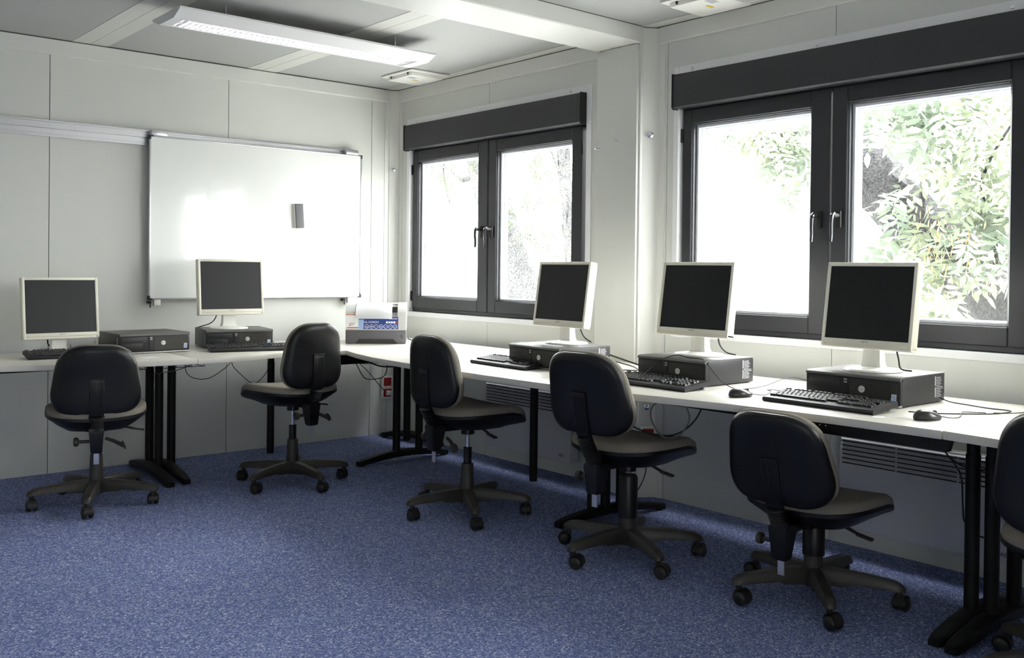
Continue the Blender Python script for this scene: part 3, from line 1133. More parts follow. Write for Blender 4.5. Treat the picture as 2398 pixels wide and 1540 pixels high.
def make_keyboard(label, loc, rz, cord=None):
    r = thing('computer_keyboard', label, 'keyboard', loc, rz)
    W2, D2 = .228, .080
    tilt = Matrix.Translation((0, 0, .0085)) @ Matrix.Rotation(R_(6), 4, 'X')
    b = MB()
    pr = [(-D2-.002, .001), (-D2-.006, .009), (-D2, .0165), (D2, .0195), (D2+.003, .014), (D2+.002, .001)]
    b.loft([[(-W2-.003, y, z) for y, z in pr], [(W2+.003, y, z) for y, z in pr]], True, tilt)
    b.build('keyboard_body', M_kb, r, smooth=30)
    for s_ in (-1, 1):
        MB().rbox(s_*.19-.012, s_*.19+.012, .066, .076, 0, .019, .002).build('foot', M_kb, r)
    u = .0190

    def row(y, x, ws):
        for w in ws:
            if w < 0:
                x += -w*u
                continue
            o = bpy.data.objects.new('key', key_mesh(w*u-.0012))
            C.objects.link(o)
            o.parent = r
            z = .0168+.003*(y+D2)/(2*D2)
            o.matrix_local = tilt @ Matrix.Translation((x+w*u/2, y, z-.0005))
            x += w*u
    x0 = -W2+.004
    row(.066, x0, [1, -1, 1, 1, 1, 1, -.5, 1, 1, 1, 1, -.5, 1, 1, 1, 1, -.25, 1, 1, 1])
    xn = x0+(15+.25+3+.25)*u
    ys_ = [.038, .019, 0, -.019, -.038]
    row(ys_[0], x0, [1]*13+[2, -.25, 1, 1, 1, -.25, 1, 1, 1, 1])
    row(ys_[1], x0, [1.5]+[1]*12+[1.5, -.25, 1, 1, 1, -.25, 1, 1, 1, 1])
    row(ys_[2], x0, [1.75]+[1]*11+[2.25, -3.5, 1, 1, 1])
    row(ys_[3], x0, [1.25]+[1]*11+[2.75, -1.25, 1, -1.25, 1, 1, 1, 1])
    row(ys_[4], x0, [1.5, 1.25, 6.25, 1.25, 1.25, 1.25, -2.5, 1, 1, 1, -.25, 2, 1, 1])
    if cord:
        MB().tube(cord, .0018, 6, 6).build('cable', M_cable, r)
    return r


def make_mouse(label, loc, rz, cord=None):
    r = thing('computer_mouse', label, 'mouse', loc, rz)
    # local: front (buttons, cord) towards +Y
    rings = []
    n = 20
    for z, k in ((0.001, .90), (.004, .98), (.010, 1.0), (.018, .96), (.026, .84), (.032, .62), (.0355, .34), (.0365, .05)):
        ring = []
        for i in range(n):
            a_ = 2*PI*i/n
            x = .031*k*math.cos(a_)*(1-.10*math.sin(a_))
            y = .056*k*math.sin(a_)
            zz = z*(1-.28*max(0, (y+.012)/.056)) if z > .012 else z
            ring.append((x, y-.004*(z > .02), zz))
        rings.append(ring)
    MB().loft(rings).build('mouse_body', M_mouse, r, smooth=60)
    MB().cyl((-.0035, .030, .0235), (.0035, .030, .0235), .0075).build('scroll_wheel', M_rub, r)
    if cord:
        MB().tube(cord, .0017, 6, 5).build('cable', M_cable, r)
    return r


def front_pos(fl, rz, w=.397, d=.345):
    """centre of a case whose front left top corner is fl"""
    v = Matrix.Rotation(rz, 2) @ Vector((w/2, d/2))
    return (fl[0]+v.x, fl[1]+v.y, ZT)


ZP = ZT+.113
PCN = 'desktop_computer'
make_pc(PCN, 'flat dark desktop computer with nothing on it, between the two left monitors', front_pos((-2.178, -.585), R_(2)), R_(2), side=-1)
make_pc(PCN, 'flat dark desktop computer below the monitor in front of whiteboard', front_pos((-1.652, -.50), R_(-11)), R_(-11), side=-1)
make_pc(PCN, 'flat dark desktop computer under the window monitor closest to the printer', front_pos((-.752, -2.21), R_(-92)), R_(-92))
make_pc(PCN, 'flat dark desktop computer under the monitor beside the pillar, thin cord over it', front_pos((-.682, -3.035), R_(-90)), R_(-90), sticker=False, width_scale=.97)
make_pc(PCN, 'flat dark desktop computer nearest the camera, blue sticker on its front', front_pos((-.602, -3.862), R_(-90)), R_(-90), width_scale=.99)

cb1 = [(.03, .05, .15), (.06, .07, .06), (.10, .10, .01), (.13, .12, .006)]
make_monitor('cream framed monitor standing on the desk at left picture edge', (-2.435, -.36, ZT), R_(2), 7, .965,
             cord=[(-.05, .03, .10), (-.048, .035, .06), (-.03, .045, .035), (-.05, .06, .015), (-.08, .08, .006)])
make_monitor('cream framed monitor on a dark computer before the whiteboard', (-1.468, -.395, ZP+.001), R_(-4), 6, .985,
             cord=[(-.06, .03, .10), (-.075, .04, .055), (-.10, .06, .028), (-.14, .09, .012), (-.15, .12, .004)])
make_monitor('cream framed monitor in front of first window, on a computer', (-.515, -2.395, ZP+.001), R_(-92), 8, .975,
             cord=[(.05, .04, .12), (.055, .05, .07), (.04, .09, .03), (.06, .12, .006)])
make_monitor('cream framed monitor between pillar and wider window, two dust specks on screen', (-.468, -3.225, ZP+.001), R_(-90), 8, .99,
             cord=[(.07, .04, .11), (.075, .05, .05), (.09, .08, .015), (.12, .11, .004)])
make_monitor('largest looking cream framed monitor, in front of the leafy window pane', (-.443, -4.06, ZP+.001), R_(-91), 8, .93,
             cord=[(.08, .03, .11), (.09, .04, .05), (.095, .05, .012), (.12, .09, .003)])

make_keyboard('black keyboard below the leftmost monitor, partly behind a chair', (-2.42, -.575, ZT), R_(-3),
              cord=[(-.02, .083, .02), (-.02, .12, .012), (.02, .16, .03), (.03, .19, .05)])
make_keyboard('black keyboard in front of the whiteboard monitor', (-1.475, -.690, ZT), R_(-13),
              cord=[(.03, .083, .022), (.05, .12, .07), (.12, .13, .085), (.18, .09, .03), (.235, .03, .004)])
make_keyboard('black keyboard on corner desk below the first window', (-.775, -2.245, ZT), R_(-93))
make_keyboard('black keyboard in front of the computer beside the pillar', (-.800, -3.255, ZT), R_(-90))
make_keyboard('black keyboard closest to the camera, white scrap at its corner', (-.750, -4.055, ZT), R_(-91))
make_mouse('small dark mouse behind the leftmost chair, beside a computer', (-2.165, -.64, ZT), R_(-10))
make_mouse('dark mouse between the two right keyboards', (-.800, -3.70, ZT), R_(-105),
           cord=[(0, .050, .010), (.01, .09, .004), (.0, .13, .003), (-.02, .17, .012), (-.10, .22, .006), (-.06, .30, .003)])
make_mouse('dark mouse at right beside the nearest computer', (-.770, -4.445, ZT), R_(-110),
           cord=[(0, .050, .010), (.015, .09, .004), (.0, .14, .003), (-.04, .19, .010), (-.09, .25, .003), (-.05, .31, .003)])

# loose cables lying on the desks
def cable(pts, r, m, label, name='loose_cable'):
    return tag(MB().tube(pts, r, 7, 6).build(name, m), label, 'cable')


cable([(-.835, -3.19, ZT+.03), (-.70, -3.20, ZT+.10), (-.655, -3.25, ZP+.012), (-.66, -3.32, ZP+.005), (-.66, -3.40, ZP+.002), (-.665, -3.452, ZT+.075), (-.655, -3.50, ZT+.03), (-.64, -3.56, ZT+.006), (-.52, -3.60, ZT+.01), (-.30, -3.60, ZT+.035), (-.26, -3.72, ZT+.01)],
      .0018, M_cable, 'thin black cord draped over the computer beside the pillar')
cable([(-.36, -2.55, ZT+.06), (-.30, -2.62, ZT+.03), (-.28, -2.72, ZT+.008), (-.33, -2.86, ZT+.006), (-.32, -2.99, ZT+.006)], .0045, M_cable, 'thick black cable between the two computers near the pillar')
cable([(-.36, -2.53, ZT+.035), (-.33, -2.60, ZT+.02), (-.33, -2.70, ZT+.006), (-.42, -2.80, ZT+.004), (-.47, -2.74, ZT+.004), (-.52, -2.70, ZT+.004)], .003, M_cable, 'thinner black cable curling on desk before the pillar')
cable([(-.62, -2.76, ZT+.003), (-.56, -2.80, ZT+.003), (-.58, -2.92, ZT+.003), (-.62, -3.00, ZT+.003)], .0018, M_gcable, 'thin grey cord left of the computer beside the pillar')
cable([(-.30, -4.255, ZT+.02), (-.285, -4.29, ZT+.005), (-.30, -4.36, ZT+.003), (-.33, -4.45, ZT+.003), (-.34, -4.54, ZT+.003), (-.46, -4.53, ZT+.003), (-.56, -4.46, ZT+.003), (-.62, -4.40, ZT+.003), (-.66, -4.32, ZT+.003)], .0022, M_cable, 'black cord behind the nearest mouse')
cable([(-.46, -4.53, ZT+.006), (-.42, -4.57, ZT+.006), (-.34, -4.58, ZT+.003), (-.28, -4.60, ZT+.006), (-.22, -4.60, ZT+.003)], .0018, M_cable, 'thin dark cord reaching right over the desk joint')
cable([(-.37, -.72, ZT+.03), (-.345, -.78, ZT+.012), (-.33, -.84, ZT+.005)], .004, M_cable, 'short black cable end beside the printer')

# paper scraps on the desks
def scrap(x, y, w, d, rz, label):
    return tag(MB().box(-w, w, -d, d, 0, .0006).build('paper_scrap', M_paper, None, 0, (x, y, ZT+.0002), (0, 0, rz)), label, 'paper scrap')


scrap(-2.10, -.82, .045, .05, R_(12), 'white paper scrap on the left desk beside chair')
scrap(-.84, -.97+.06, .06, .05, R_(-20), 'white paper slip on corner desk in front of printer')
scrap(-.855, -4.315, .02, .02, R_(30), 'tiny white scrap under corner of the nearest keyboard')
scrap(-.795, -3.675+.055, .012, .012, R_(10), 'tiny white bit behind the middle mouse')
pd = thing('padlock', 'small brass padlock hanging behind the leftmost computer', 'padlock', (-2.205, -.235, ZT+.012), R_(80))
MB().rbox(-.012, .012, -.006, .006, 0, .025, .003).build('lock_body', M_yel, pd)
MB().tube([(-.008, 0, .024), (-.008, 0, .045), (0, 0, .052), (.008, 0, .045), (.008, 0, .024)], .002, 6, 4).build('shackle', M_chrome, pd)

# ================================================================= PRINTER
pr_ = thing('laser_printer', 'beige and grey laser printer with blue front sticker in the room corner', 'printer', (-.475, -.51, ZT), R_(-35))
PW, PD_ = .195, .19
MB().rbox(-PW, PW, -PD_, PD_, 0, .087, .006).build('paper_tray', M_prgrey, pr_)
tb = MB()
pr2 = [(-.13, .001), (.14, .001), (.115, .032), (-.11, .032)]
tb.add([(x, -PD_-.0015, z) for x, z in pr2]+[(x, -PD_+.004, z) for x, z in pr2], [(0, 1, 2, 3), (7, 6, 5, 4), (0, 4, 5, 1), (1, 5, 6, 2), (2, 6, 7, 3), (3, 7, 4, 0)])
tb.build('tray_recess', M_prdark, pr_, smooth=0)
MB().box(.165, .170, -PD_-.001, -PD_+.003, .035, .060).build('tray_slot', M_prdark, pr_, smooth=0)
body = MB()
prof = [(-PD_, .088), (-PD_, .205), (-PD_+.012, .222), (-PD_+.055, .252), (-PD_+.075, .258), (PD_, .258), (PD_, .088)]
for xa, xb in ((-PW, -PW+.06), (PW-.055, PW)):
    body.loft([[(xa, y, z) for y, z in prof], [(xb, y, z) for y, z in prof]])
prof2 = [(-PD_, .088), (-PD_, .175), (-PD_+.05, .18), (-PD_+.16, .225), (-PD_+.19, .245), (-PD_+.19, .256), (PD_, .256), (PD_, .088)]
body.loft([[(-PW+.06, y, z) for y, z in prof2], [(PW-.055, y, z) for y, z in prof2]])
bo = body.build('printer_body', M_print, pr_, smooth=30)
MB().box(-PW+.062, PW-.057, -PD_+.10, -PD_+.186, .200, .236).build('paper_outlet', M_prdark, pr_, smooth=0)
sv = MB()
for zz in (.120, .175):
    for i in range(8):
        sv.box(PW-.0003, PW+.0012, -.10+i*.018, -.088+i*.018, zz, zz+.032)
sv.build('side_vent', M_lblue, pr_, smooth=0)
st = MB().box(-.085, .145, -PD_-.0012, -PD_, .096, .152).box(.08, .145, -PD_-.0012, -PD_, .151, .176).box(-.12, .085, -PD_-.0010, -PD_, .150, .166)
sto = st.build('front_sticker', M_blue, pr_, smooth=0)
MB().box(-.115, -.078, -PD_-.0016, -PD_, .098, .158).build('sticker_photo', M_lblue, sto, smooth=0)
text('sticker_lettering', 'HL-5350DN', .019, M_pink, sto, (-.028, -PD_-.002, .141), FRONT, .0002)
text('maker_lettering', 'brother', .017, M_pink, sto, (.115, -PD_-.002, .165), FRONT, .0002)
for i in range(7):
    x_ = -.058+i*.0305
    MB().lathe([(.0135, 0), (.0135, .0006), (.0112, .0006), (.0112, 0)], 24, Matrix.Translation((x_, -PD_-.0012, .113)) @ Matrix.Rotation(R_(90), 4, 'X'), cap=False).build('round_icon', M_pink, sto)
    MB().box(x_-.006, x_+.006, -PD_-.0018, -PD_-.001, .108+.002*(i % 3), .113+.002*(i % 2)).build('icon_mark', M_lblue if i > 2 else M_pink, sto, smooth=0)
for i, mm in enumerate((M_pink, M_pink, M_pink, M_pink, M_dred)):
    MB().rbox(.066+i*.016, .078+i*.016, -PD_-.0022, -PD_-.001, .134, .147, .001, 1).build('logo_block', mm, sto)
fy = thing('leaflet', 'white leaflet with orange stripes taped on the printer front', 'leaflet', (-.475, -.51, ZT), R_(-35))
MB().box(-PW+.001, -.112, -PD_-.0035, -PD_-.0020, .098, .195).build('leaflet_sheet', M_paper, fy, smooth=0)
MB().box(-PW+.001, -.122, -PD_-.0042, -PD_-.0034, .186, .192).build('top_stripe', M_orange, fy, smooth=0)
MB().box(-PW+.008, -.112, -PD_-.0042, -PD_-.0034, .103, .108).build('bottom_stripe', M_dred, fy, smooth=0)
for zz, ln in ((.122, .03), (.131, .038), (.116, .012)):
    MB().box(-PW+.022, -PW+.022+ln, -PD_-.0042, -PD_-.0034, zz, zz+.003).build('print_line', M_dred, fy, smooth=0)
sh = MB()
rows = [(.03, .252), (-.01, .256), (-.06, .258), (-.11, .252), (-.15, .240), (-.175, .225), (-.196, .205), (-.206, .18), (-.207, .162)]
v, f_ = [], []
for y, z in rows:
    v += [(-.13, y, z), (-.05, y, z+.001), (.03, y, z+.001), (.105, y, z)]
for i in range(len(rows)-1):
    for k in range(3):
        f_.append((i*4+k, i*4+k+1, i*4+k+5, i*4+k+4))
sh.add(v, f_)
bmesh.ops.solidify(sh.bm, geom=sh.bm.faces[:], thickness=.001)
po = sh.build('printed_sheet', M_paper, None, 60, (-.475, -.51, ZT+.001), (0, 0, R_(-35)))
tag(po, 'blank white sheet curling over the front of the printer', 'paper')


# ================================================================= CHAIRS
def sup(a, p):
    return math.copysign(abs(a)**p, a)


SEAT_SHIFT = [.025]


def seat_ring(k, z, n=44, bow=True, kz=0, yo=0):
    ring = []
    for i in range(n):
        a_ = 2*PI*i/n
        x = .235*k*sup(math.cos(a_), .62)
        y = .225*k*sup(math.sin(a_), .62)
        x *= 1+.06*(y/.225)
        zz = z
        if bow:
            zz += .014*(x/.235)**2*(1 if y < .1 else .6)
            if y > .08:
                zz -= .055*((y-.08)/.145)**2
        ring.append((x, y+yo+SEAT_SHIFT[0], zz))
    return ring


def back_outline(n=12, hgt=.345, wb=.212, wt=.160):
    """rounded trapezoid, wide low down, as (x, z) around the centre"""
    h = hgt/2
    corners = [((wb, -h), .12), ((wt, h), .115), ((-wt, h), .115), ((-wb, -h), .12)]
    pts = []
    m_ = len(corners)
    for i, ((cx, cz), rad) in enumerate(corners):
        c = Vector((cx, cz))
        p = Vector(corners[i-1][0])-c
        q = Vector(corners[(i+1) % m_][0])-c
        a_ = c+p.normalized()*rad
        b_ = c+q.normalized()*rad
        for k in range(n+1):
            t = k/n
            v = a_*(1-t)**2+c*2*t*(1-t)*1.0+b_*t*t
            pts.append((v.x, v.y))
    # slight outward belly of the four sides
    out = []
    for x, z in pts:
        out.append((x*(1+.03*(1-(z/h)**2)), z*(1+.03*(1-min(1, abs(x)/wb)**2))))
    return out


def make_chair(label, loc, base_rot, seat_rot, seat_z, back_z, tilt=6, hgt=.345, kw=1., back_y=-.235, thick=False, shift=.025):
    """seat_z: cushion top; back_z: centre of backrest"""
    r = thing('office_chair', label, 'office chair', loc, 0)
    # --- star base
    b = MB()
    b.lathe([(.034, .055), (.036, .13), (.033, .175), (.030, .25), (.027, .252)], 24)
    for k in range(5):
        M = Matrix.Rotation(base_rot+k*2*PI/5, 4, 'Z')
        rings = []
        for x, w, z0, z1 in ((.0, .027, .060, .126), (.06, .027, .066, .127), (.13, .0265, .070, .124), (.14, .0265, .080, .1235), (.22, .0255, .078, .116), (.27, .0245, .077, .110), (.297, .0235, .075, .104), (.314, .019, .074, .094), (.322, .012, .074, .084)):
            rings.append([(x, -w, z0), (x, w, z0), (x, w*.95, z1-.012), (x, w*.62, z1), (x, -w*.62, z1), (x, -w*.95, z1-.012)])
        b.loft(rings, True, M)
    b.build('star_base', M_base, r, smooth=42)
    for k in range(5):
        a_ = base_rot+k*2*PI/5
        ca, sa = math.cos(a_), math.sin(a_)
        sw = a_+1.2+.9*math.sin(k*2.3+base_rot*3)
        cx, cy = .298*ca, .298*sa
        M = Matrix.Translation((cx, cy, 0)) @ Matrix.Rotation(sw, 4, 'Z')
        c_ = MB()
        c_.cyl(M @ Vector((0, 0, .05)), M @ Vector((0, 0, .082)), .011)
        # hood
        rings = []
        for i in range(9):
            t = R_(-15)+R_(210)*i/8
            rings.append([M @ Vector((.018+.030*math.cos(t), s_, .030+.030*math.sin(t))) for s_ in (-.019, .019)]
                         + [M @ Vector((.018+.026*math.cos(t), s_, .030+.026*math.sin(t))) for s_ in (.017, -.017)])
        c_.loft(rings)
        co = c_.build('castor', M_castor, r, smooth=40)
        for s_ in (-1, 1):
            MM = M @ Matrix.Translation((.018, s_*.016, .0262)) @ Matrix.Rotation(R_(90), 4, 'X')
            MB().lathe([(.014, -.012), (.022, -.010), (.0258, -.005), (.0258, .005), (.022, .010), (.014, .012)], 20, MM).build('wheel', M_castor, co, smooth=40)
    # --- gas spring
    zm = seat_z-.135
    g = MB()
    if thick:
        g.lathe([(.041, .17), (.041, max(zm-.04, .27)), (.036, max(zm-.03, .28))], 22)
        g.build('gas_spring_sleeve', M_shell, r)
    else:
        g.lathe([(.021, .25), (.021, .33), (.017, .332)], 20)
        g.build('gas_spring_sleeve', M_shell, r)
        if zm > .34:
            MB().cyl((0, 0, .33), (0, 0, zm), .012).build('gas_spring_rod', M_chrome, r)
    # everything above turns with the seat
    S = Matrix.Rotation(seat_rot, 4, 'Z')

    def up(mb, name, m_, parent=None, sm=40):
        bmesh.ops.transform(mb.bm, matrix=S, verts=mb.bm.verts)
        return mb.build(name, m_, parent or r, smooth=sm)
    q = MB()
    q.lathe([(.034, zm-.012), (.034, zm), (.028, zm+.02), (.024, zm+.045)], 20)
    q.rbox(-.055, .055, -.13, .09, zm+.02, zm+.055, .008)
    up(q, 'seat_mechanism', M_shell)
    # --- seat
    z = seat_z
    SEAT_SHIFT[0] = shift
    cu = MB()
    cu.loft([seat_ring(.96, z-.048), seat_ring(1.0, z-.040), seat_ring(1.012, z-.026), seat_ring(.995, z-.012), seat_ring(.94, z-.003), seat_ring(.82, z+.0015), seat_ring(.55, z+.002), seat_ring(.28, z), seat_ring(.05, z-.001)])
    up(cu, 'seat_cushion', M_fab, sm=60)
    sh_ = MB()
    sh_.loft([seat_ring(.96, z-.034), seat_ring(1.018, z-.036), seat_ring(1.018, z-.050), seat_ring(.95, z-.062), seat_ring(.80, z-.086, kz=1), seat_ring(.60, z-.108, bow=False), seat_ring(.50, z-.112, bow=False)])
    up(sh_, 'seat_shell', M_shell, sm=40)
    # --- backrest
    ol = back_outline(hgt=hgt)
    B = Matrix.Translation((0, back_y, back_z)) @ Matrix.Rotation(R_(tilt), 4, 'X')

    def bring(k, y):
        out = []
        for x, z_ in ol:
            x2, z2 = x*k*kw, z_*k
            yy = y+.9*x2*x2-.35*(z2+.03)**2
            out.append(B @ Vector((x2, yy, z2)))
        return out
    bs = MB()
    bs.loft([bring(.97, .004), bring(1.0, 0), bring(1.0, -.008), bring(.975, -.018), bring(.92, -.026), bring(.80, -.030), bring(.5, -.032), bring(.1, -.032)])
    up(bs, 'back_shell', M_shell, sm=60)
    bc = MB()
    bc.loft([bring(.985, -.002), bring(1.012, .006), bring(1.015, .018), bring(.985, .031), bring(.90, .041), bring(.7, .046), bring(.4, .048), bring(.1, .048)])
    up(bc, 'back_cushion', M_fab, sm=60)
    # ribbed cover of the support on the rear of the shell
    rc = MB()
    yb = -.034
    zc = .01 if hgt < .4 else .035
    rc.rbox(-.034, .034, yb-.004, yb+.012, -hgt/2-.004, zc, .003, 2, B)
    for i in range(6):
        xx = -.025+i*.010
        rc.rbox(xx-.0018, xx+.0018, yb-.0062, yb-.003, -hgt/2+.01, zc-.016, .001, 1, B)
    rc.rbox(-.036, .036, yb-.008, yb+.004, zc-.003, zc+.004, .002, 2, B)
    up(rc, 'support_cover', M_shell, sm=30)
    # bellows
    top = B @ Vector((0, yb+.002, -hgt/2-.005))
    bot = Vector((0, back_y+(.058 if tilt > 12.5 else .078 if tilt > 8 else .030), z-.095))
    if top.z-bot.z < .05:
        bot.z = top.z-.06
    d = top-bot
    L = d.length
    nr = max(5, int(L/.011))
    MBl = Matrix.Translation(bot) @ d.to_track_quat('Z', 'Y').to_matrix().to_4x4() @ Matrix.Diagonal((1.15, .85, 1, 1))
    prf = []
    for i in range(nr):
        z0 = L*i/nr
        prf += [(.0245, z0), (.0315, z0+L/nr*.35), (.0315, z0+L/nr*.55), (.0245, z0+L/nr*.95)]
    be = MB().lathe(prf, 20, MBl)
    up(be, 'bellows', M_shell, sm=25)
    # bracket with the height slide
    br = MB()
    zz = bot.z+.005
    by = bot.y
    rings = []
    for z_, w, y0, y1 in ((zz-.120, .024, by-.016, by+.016), (zz-.112, .027, by-.021, by+.024), (zz-.05, .031, by-.027, by+.040), (zz-.01, .035, by-.031, by+.046), (zz+.004, .033, by-.029, by+.036)):
        rings.append([(-w, y0, z_), (w, y0, z_), (w, y1, z_), (-w, y1, z_)])
    br.loft(rings)
    br.rbox(-.026, .026, by+.02, -.09, zm+.015, zm+.045, .006)
    up(br, 'back_bracket', M_shell, sm=30)
    up(MB().rbox(-.0125, .0125, by-.003, by+.003, zz-.175, zz-.10, .001), 'height_strip', mat('zinc_strip', (.55, .56, .66), .3, metal=.5))
    # side knob and levers
    kb = MB()
    zk = zz-.062
    kb.cyl((-.03, by+.01, zk), (-.085, by+.01, zk), .008)
    kb.lathe([(.010, 0), (.020, .004), (.0225, .012), (.021, .022), (.015, .026)], 12, Matrix.Translation((-.078, by+.01, zk)) @ Matrix.Rotation(R_(-90), 4, 'Y'))
    up(kb, 'tension_knob', M_base)
    lv_ = MB()
    lv_.tube([(.04, by+.05, zk+.005), (.08, by+.045, zk-.010), (.125, by+.03, zk-.033)], lambda t: .007+.004*t, 10, 3)
    lv_.lathe([(.008, 0), (.022, .004), (.023, .010), (.012, .014)], 16, Matrix.Translation((.120, by+.028, zk-.032)) @ Matrix.Rotation(R_(70), 4, 'Y'))
    if not thick:
        up(lv_, 'tilt_knob', M_base)
    else:
        lv_.bm.free()
    l2 = MB()
    l2.tube([(.05, .02, zm+.035), (.12, .01, zm+.022), (.175, .0, zm+.008)], .0065, 8, 3)
    l2.rbox(-.030, .030, -.013, .013, -.004, .005, .0035, 2, Matrix.Translation((.20, -.002, zm+.003)) @ Matrix.Rotation(R_(10), 4, 'Y'))
    up(l2, 'height_lever', M_base)
    return r


make_chair('black backed office chair at the left desk, back turned squarely to camera', (-2.395, -.895, 0), R_(173), R_(-17), .502, .655, 3, .335, 1.03, back_y=-.225, shift=-.015)
make_chair('black backed office chair before the whiteboard monitor, seat pointing left', (-1.385, -1.075, 0), R_(128), R_(5), .560, .735, 3, .345, .92, back_y=-.22)
make_chair('black backed office chair below first window, chrome rod under its seat', (-1.015, -2.213, 0), R_(168), R_(-91), .545, .725, 3, .335, .97, back_y=-.235)
make_chair('black backed office chair with thick column and long visible bellows', (-.920, -3.213, 0), R_(103), R_(-84), .515, .725, 12, .335, 1.04, back_y=-.305, thick=True)
make_chair('lowest black backed office chair in front of the nearest keyboard', (-.769, -4.015, 0), R_(151), R_(-86), .405, .565, 13, .335, 1.03, back_y=-.290, thick=True)
make_chair('dark office chair cut off by the right picture edge', (-.84, -4.98, 0), R_(140), R_(-86), .46, .66, 6, .345, 1.05, thick=True)


# ================================================================= CABLES UNDER THE DESKS
cable([(-1.12, -3.14, .70), (-1.0, -3.17, .62), (-.93, -3.25, .56), (-.90, -3.36, .535), (-.90, -3.47, .56), (-.90, -3.55, .62), (-.90, -3.60, .70)], .0032, M_cable, 'black cable hanging in a long loop under the window desk')
cable([(-.96, -3.44, .70), (-.95, -3.37, .66), (-.93, -3.35, .60), (-.92, -3.40, .54), (-.92, -3.48, .55), (-.92, -3.54, .62), (-.93, -3.53, .68), (-.93, -3.50, .70)], .0032, M_gcable, 'grey cable coiled in a ring under the window desk')
cable([(-.80, -3.70, .70), (-.78, -3.73, .66), (-.74, -3.78, .63), (-.70, -3.84, .62)], .004, M_cable, 'short thick cable drooping just left of the lowest chair')
cable([(-.70, -4.42, .67), (-.66, -4.46, .60), (-.64, -4.50, .53), (-.62, -4.50, .42), (-.60, -4.50, .36), (-.55, -4.53, .31), (-.48, -4.60, .30), (-.40, -4.68, .32)], .0030, M_cable, 'thin black cable drooping behind the right desk legs')
cable([(-.70, -4.42, .67), (-.64, -4.47, .58), (-.60, -4.52, .55), (-.58, -4.57, .56), (-.56, -4.60, .63), (-.55, -4.61, .70)], .0028, M_cable, 'black cable looping back up under the desk joint')
cable([(-.50, -4.56, .70), (-.45, -4.62, .62), (-.35, -4.72, .55), (-.25, -4.80, .50)], .003, M_gcable, 'pale cable running down behind the right desk legs')
cable([(-.19, -2.05, .40), (-.17, -2.12, .34), (-.15, -2.18, .28), (-.12, -2.26, .265), (-.09, -2.40, .28), (-.06, -2.50, .32)], .0028, M_cable, 'black cable beside the first heater, behind a chair')
cable([(-.09, -2.555, .30), (-.12, -2.60, .22), (-.15, -2.62, .15), (-.2, -2.62, .08), (-.28, -2.62, .03), (-.36, -2.66, .03)], .003, M_cable, 'black cable dropping to the carpet behind thick chair column')
cable([(-.73, -.60, .66), (-.68, -.58, .60), (-.60, -.55, .50), (-.50, -.50, .475), (-.36, -.42, .48), (-.28, -.34, .55), (-.24, -.30, .68)], .003, M_cable, 'black cable sagging low under the corner desk')
cable([(-.73, -.60, .665), (-.62, -.58, .62), (-.50, -.60, .57), (-.35, -.62, .57), (-.24, -.60, .62), (-.2, -.5, .69)], .005, M_cable, 'thick black cable from crossbar to corner desk legs')
cable([(-.74, -.60, .665), (-.66, -.56, .60), (-.52, -.5, .58), (-.38, -.42, .575), (-.28, -.35, .60), (-.22, -.3, .69)], .003, M_gcable, 'grey cable stretched under the corner desk')
cable([(-.74, -.60, .665), (-.62, -.5, .60), (-.42, -.32, .50), (-.20, -.14, .36), (-.10, -.055, .31)], .0028, M_cable, 'black cable leading down to the corner socket')
cable([(-2.46, -.80, .70), (-2.455, -.80, .66), (-2.43, -.80, .61), (-2.38, -.80, .585), (-2.32, -.80, .58)], .006, M_cable, 'thick black cable end below the leftmost keyboard')
cable([(-1.80, -.55, .66), (-1.79, -.55, .60), (-1.74, -.55, .565), (-1.66, -.55, .56), (-1.58, -.55, .60), (-1.52, -.55, .65), (-1.515, -.55, .69)], .0022, M_cable, 'thin cable sagging left of the wall seam under desk')
cable([(-1.52, -.56, .69), (-1.515, -.56, .63), (-1.46, -.56, .57), (-1.40, -.56, .52), (-1.36, -.56, .515), (-1.30, -.56, .57), (-1.28, -.56, .63), (-1.31, -.56, .69)], .0022, M_cable, 'thin cable hanging in a deep loop right of wall seam')
cable([(-1.80, -.5, .665), (-1.70, -.52, .655), (-1.60, -.5, .665), (-1.45, -.48, .672), (-1.38, -.50, .655), (-1.30, -.48, .665), (-1.20, -.5, .675), (-1.16, -.5, .695)], .007, M_cable, 'bundle of black cables under the whiteboard desk')
for k_ in range(1):
    ch_ = [(-1.95, -.5, .60), (-1.88, -.45, .60), (-1.80, -.45, .61), (-1.72, -.45, .64), (-1.66, -.45, .69)]
    cable(ch_, .0028, M_gcable, 'grey cable slanting up beside the left triple desk legs')
# wire cable basket at the left desk joint
wb_ = MB()
for z_ in (.64, .66, .69):
    wb_.tube([(-2.15, -.60, z_), (-1.70, -.60, z_)], .0018, 5, 1)
    wb_.tube([(-2.15, -.45, z_), (-1.70, -.45, z_)], .0018, 5, 1)
for x_ in (-2.14, -2.05, -1.96, -1.87, -1.78, -1.71):
    wb_.tube([(x_, -.60, .697), (x_, -.60, .64), (x_, -.45, .64), (x_, -.45, .697)], .0018, 5, 1)
tag(wb_.build('cable_basket', M_blackm), 'black wire cable basket under the left desk joint', 'cable basket')
tag(MB().rbox(-.004, .004, -.005, .005, 0, .003, .001, 1).build('carpet_fluff', M_paper, None, 0, (-1.105, -4.55, .0)), 'tiny white fluff on the blue carpet near the right desk feet', 'fluff')


# ================================================================= OUTSIDE
gr = MB().box(.2, 40, -30, 30, -.25, -.15).build('ground', M_ground, smooth=0)
struct(gr)
gr2 = MB().box(-40, XW-.2, -30, 30, -.25, -.15).build('ground', M_ground, smooth=0)
struct(gr2)

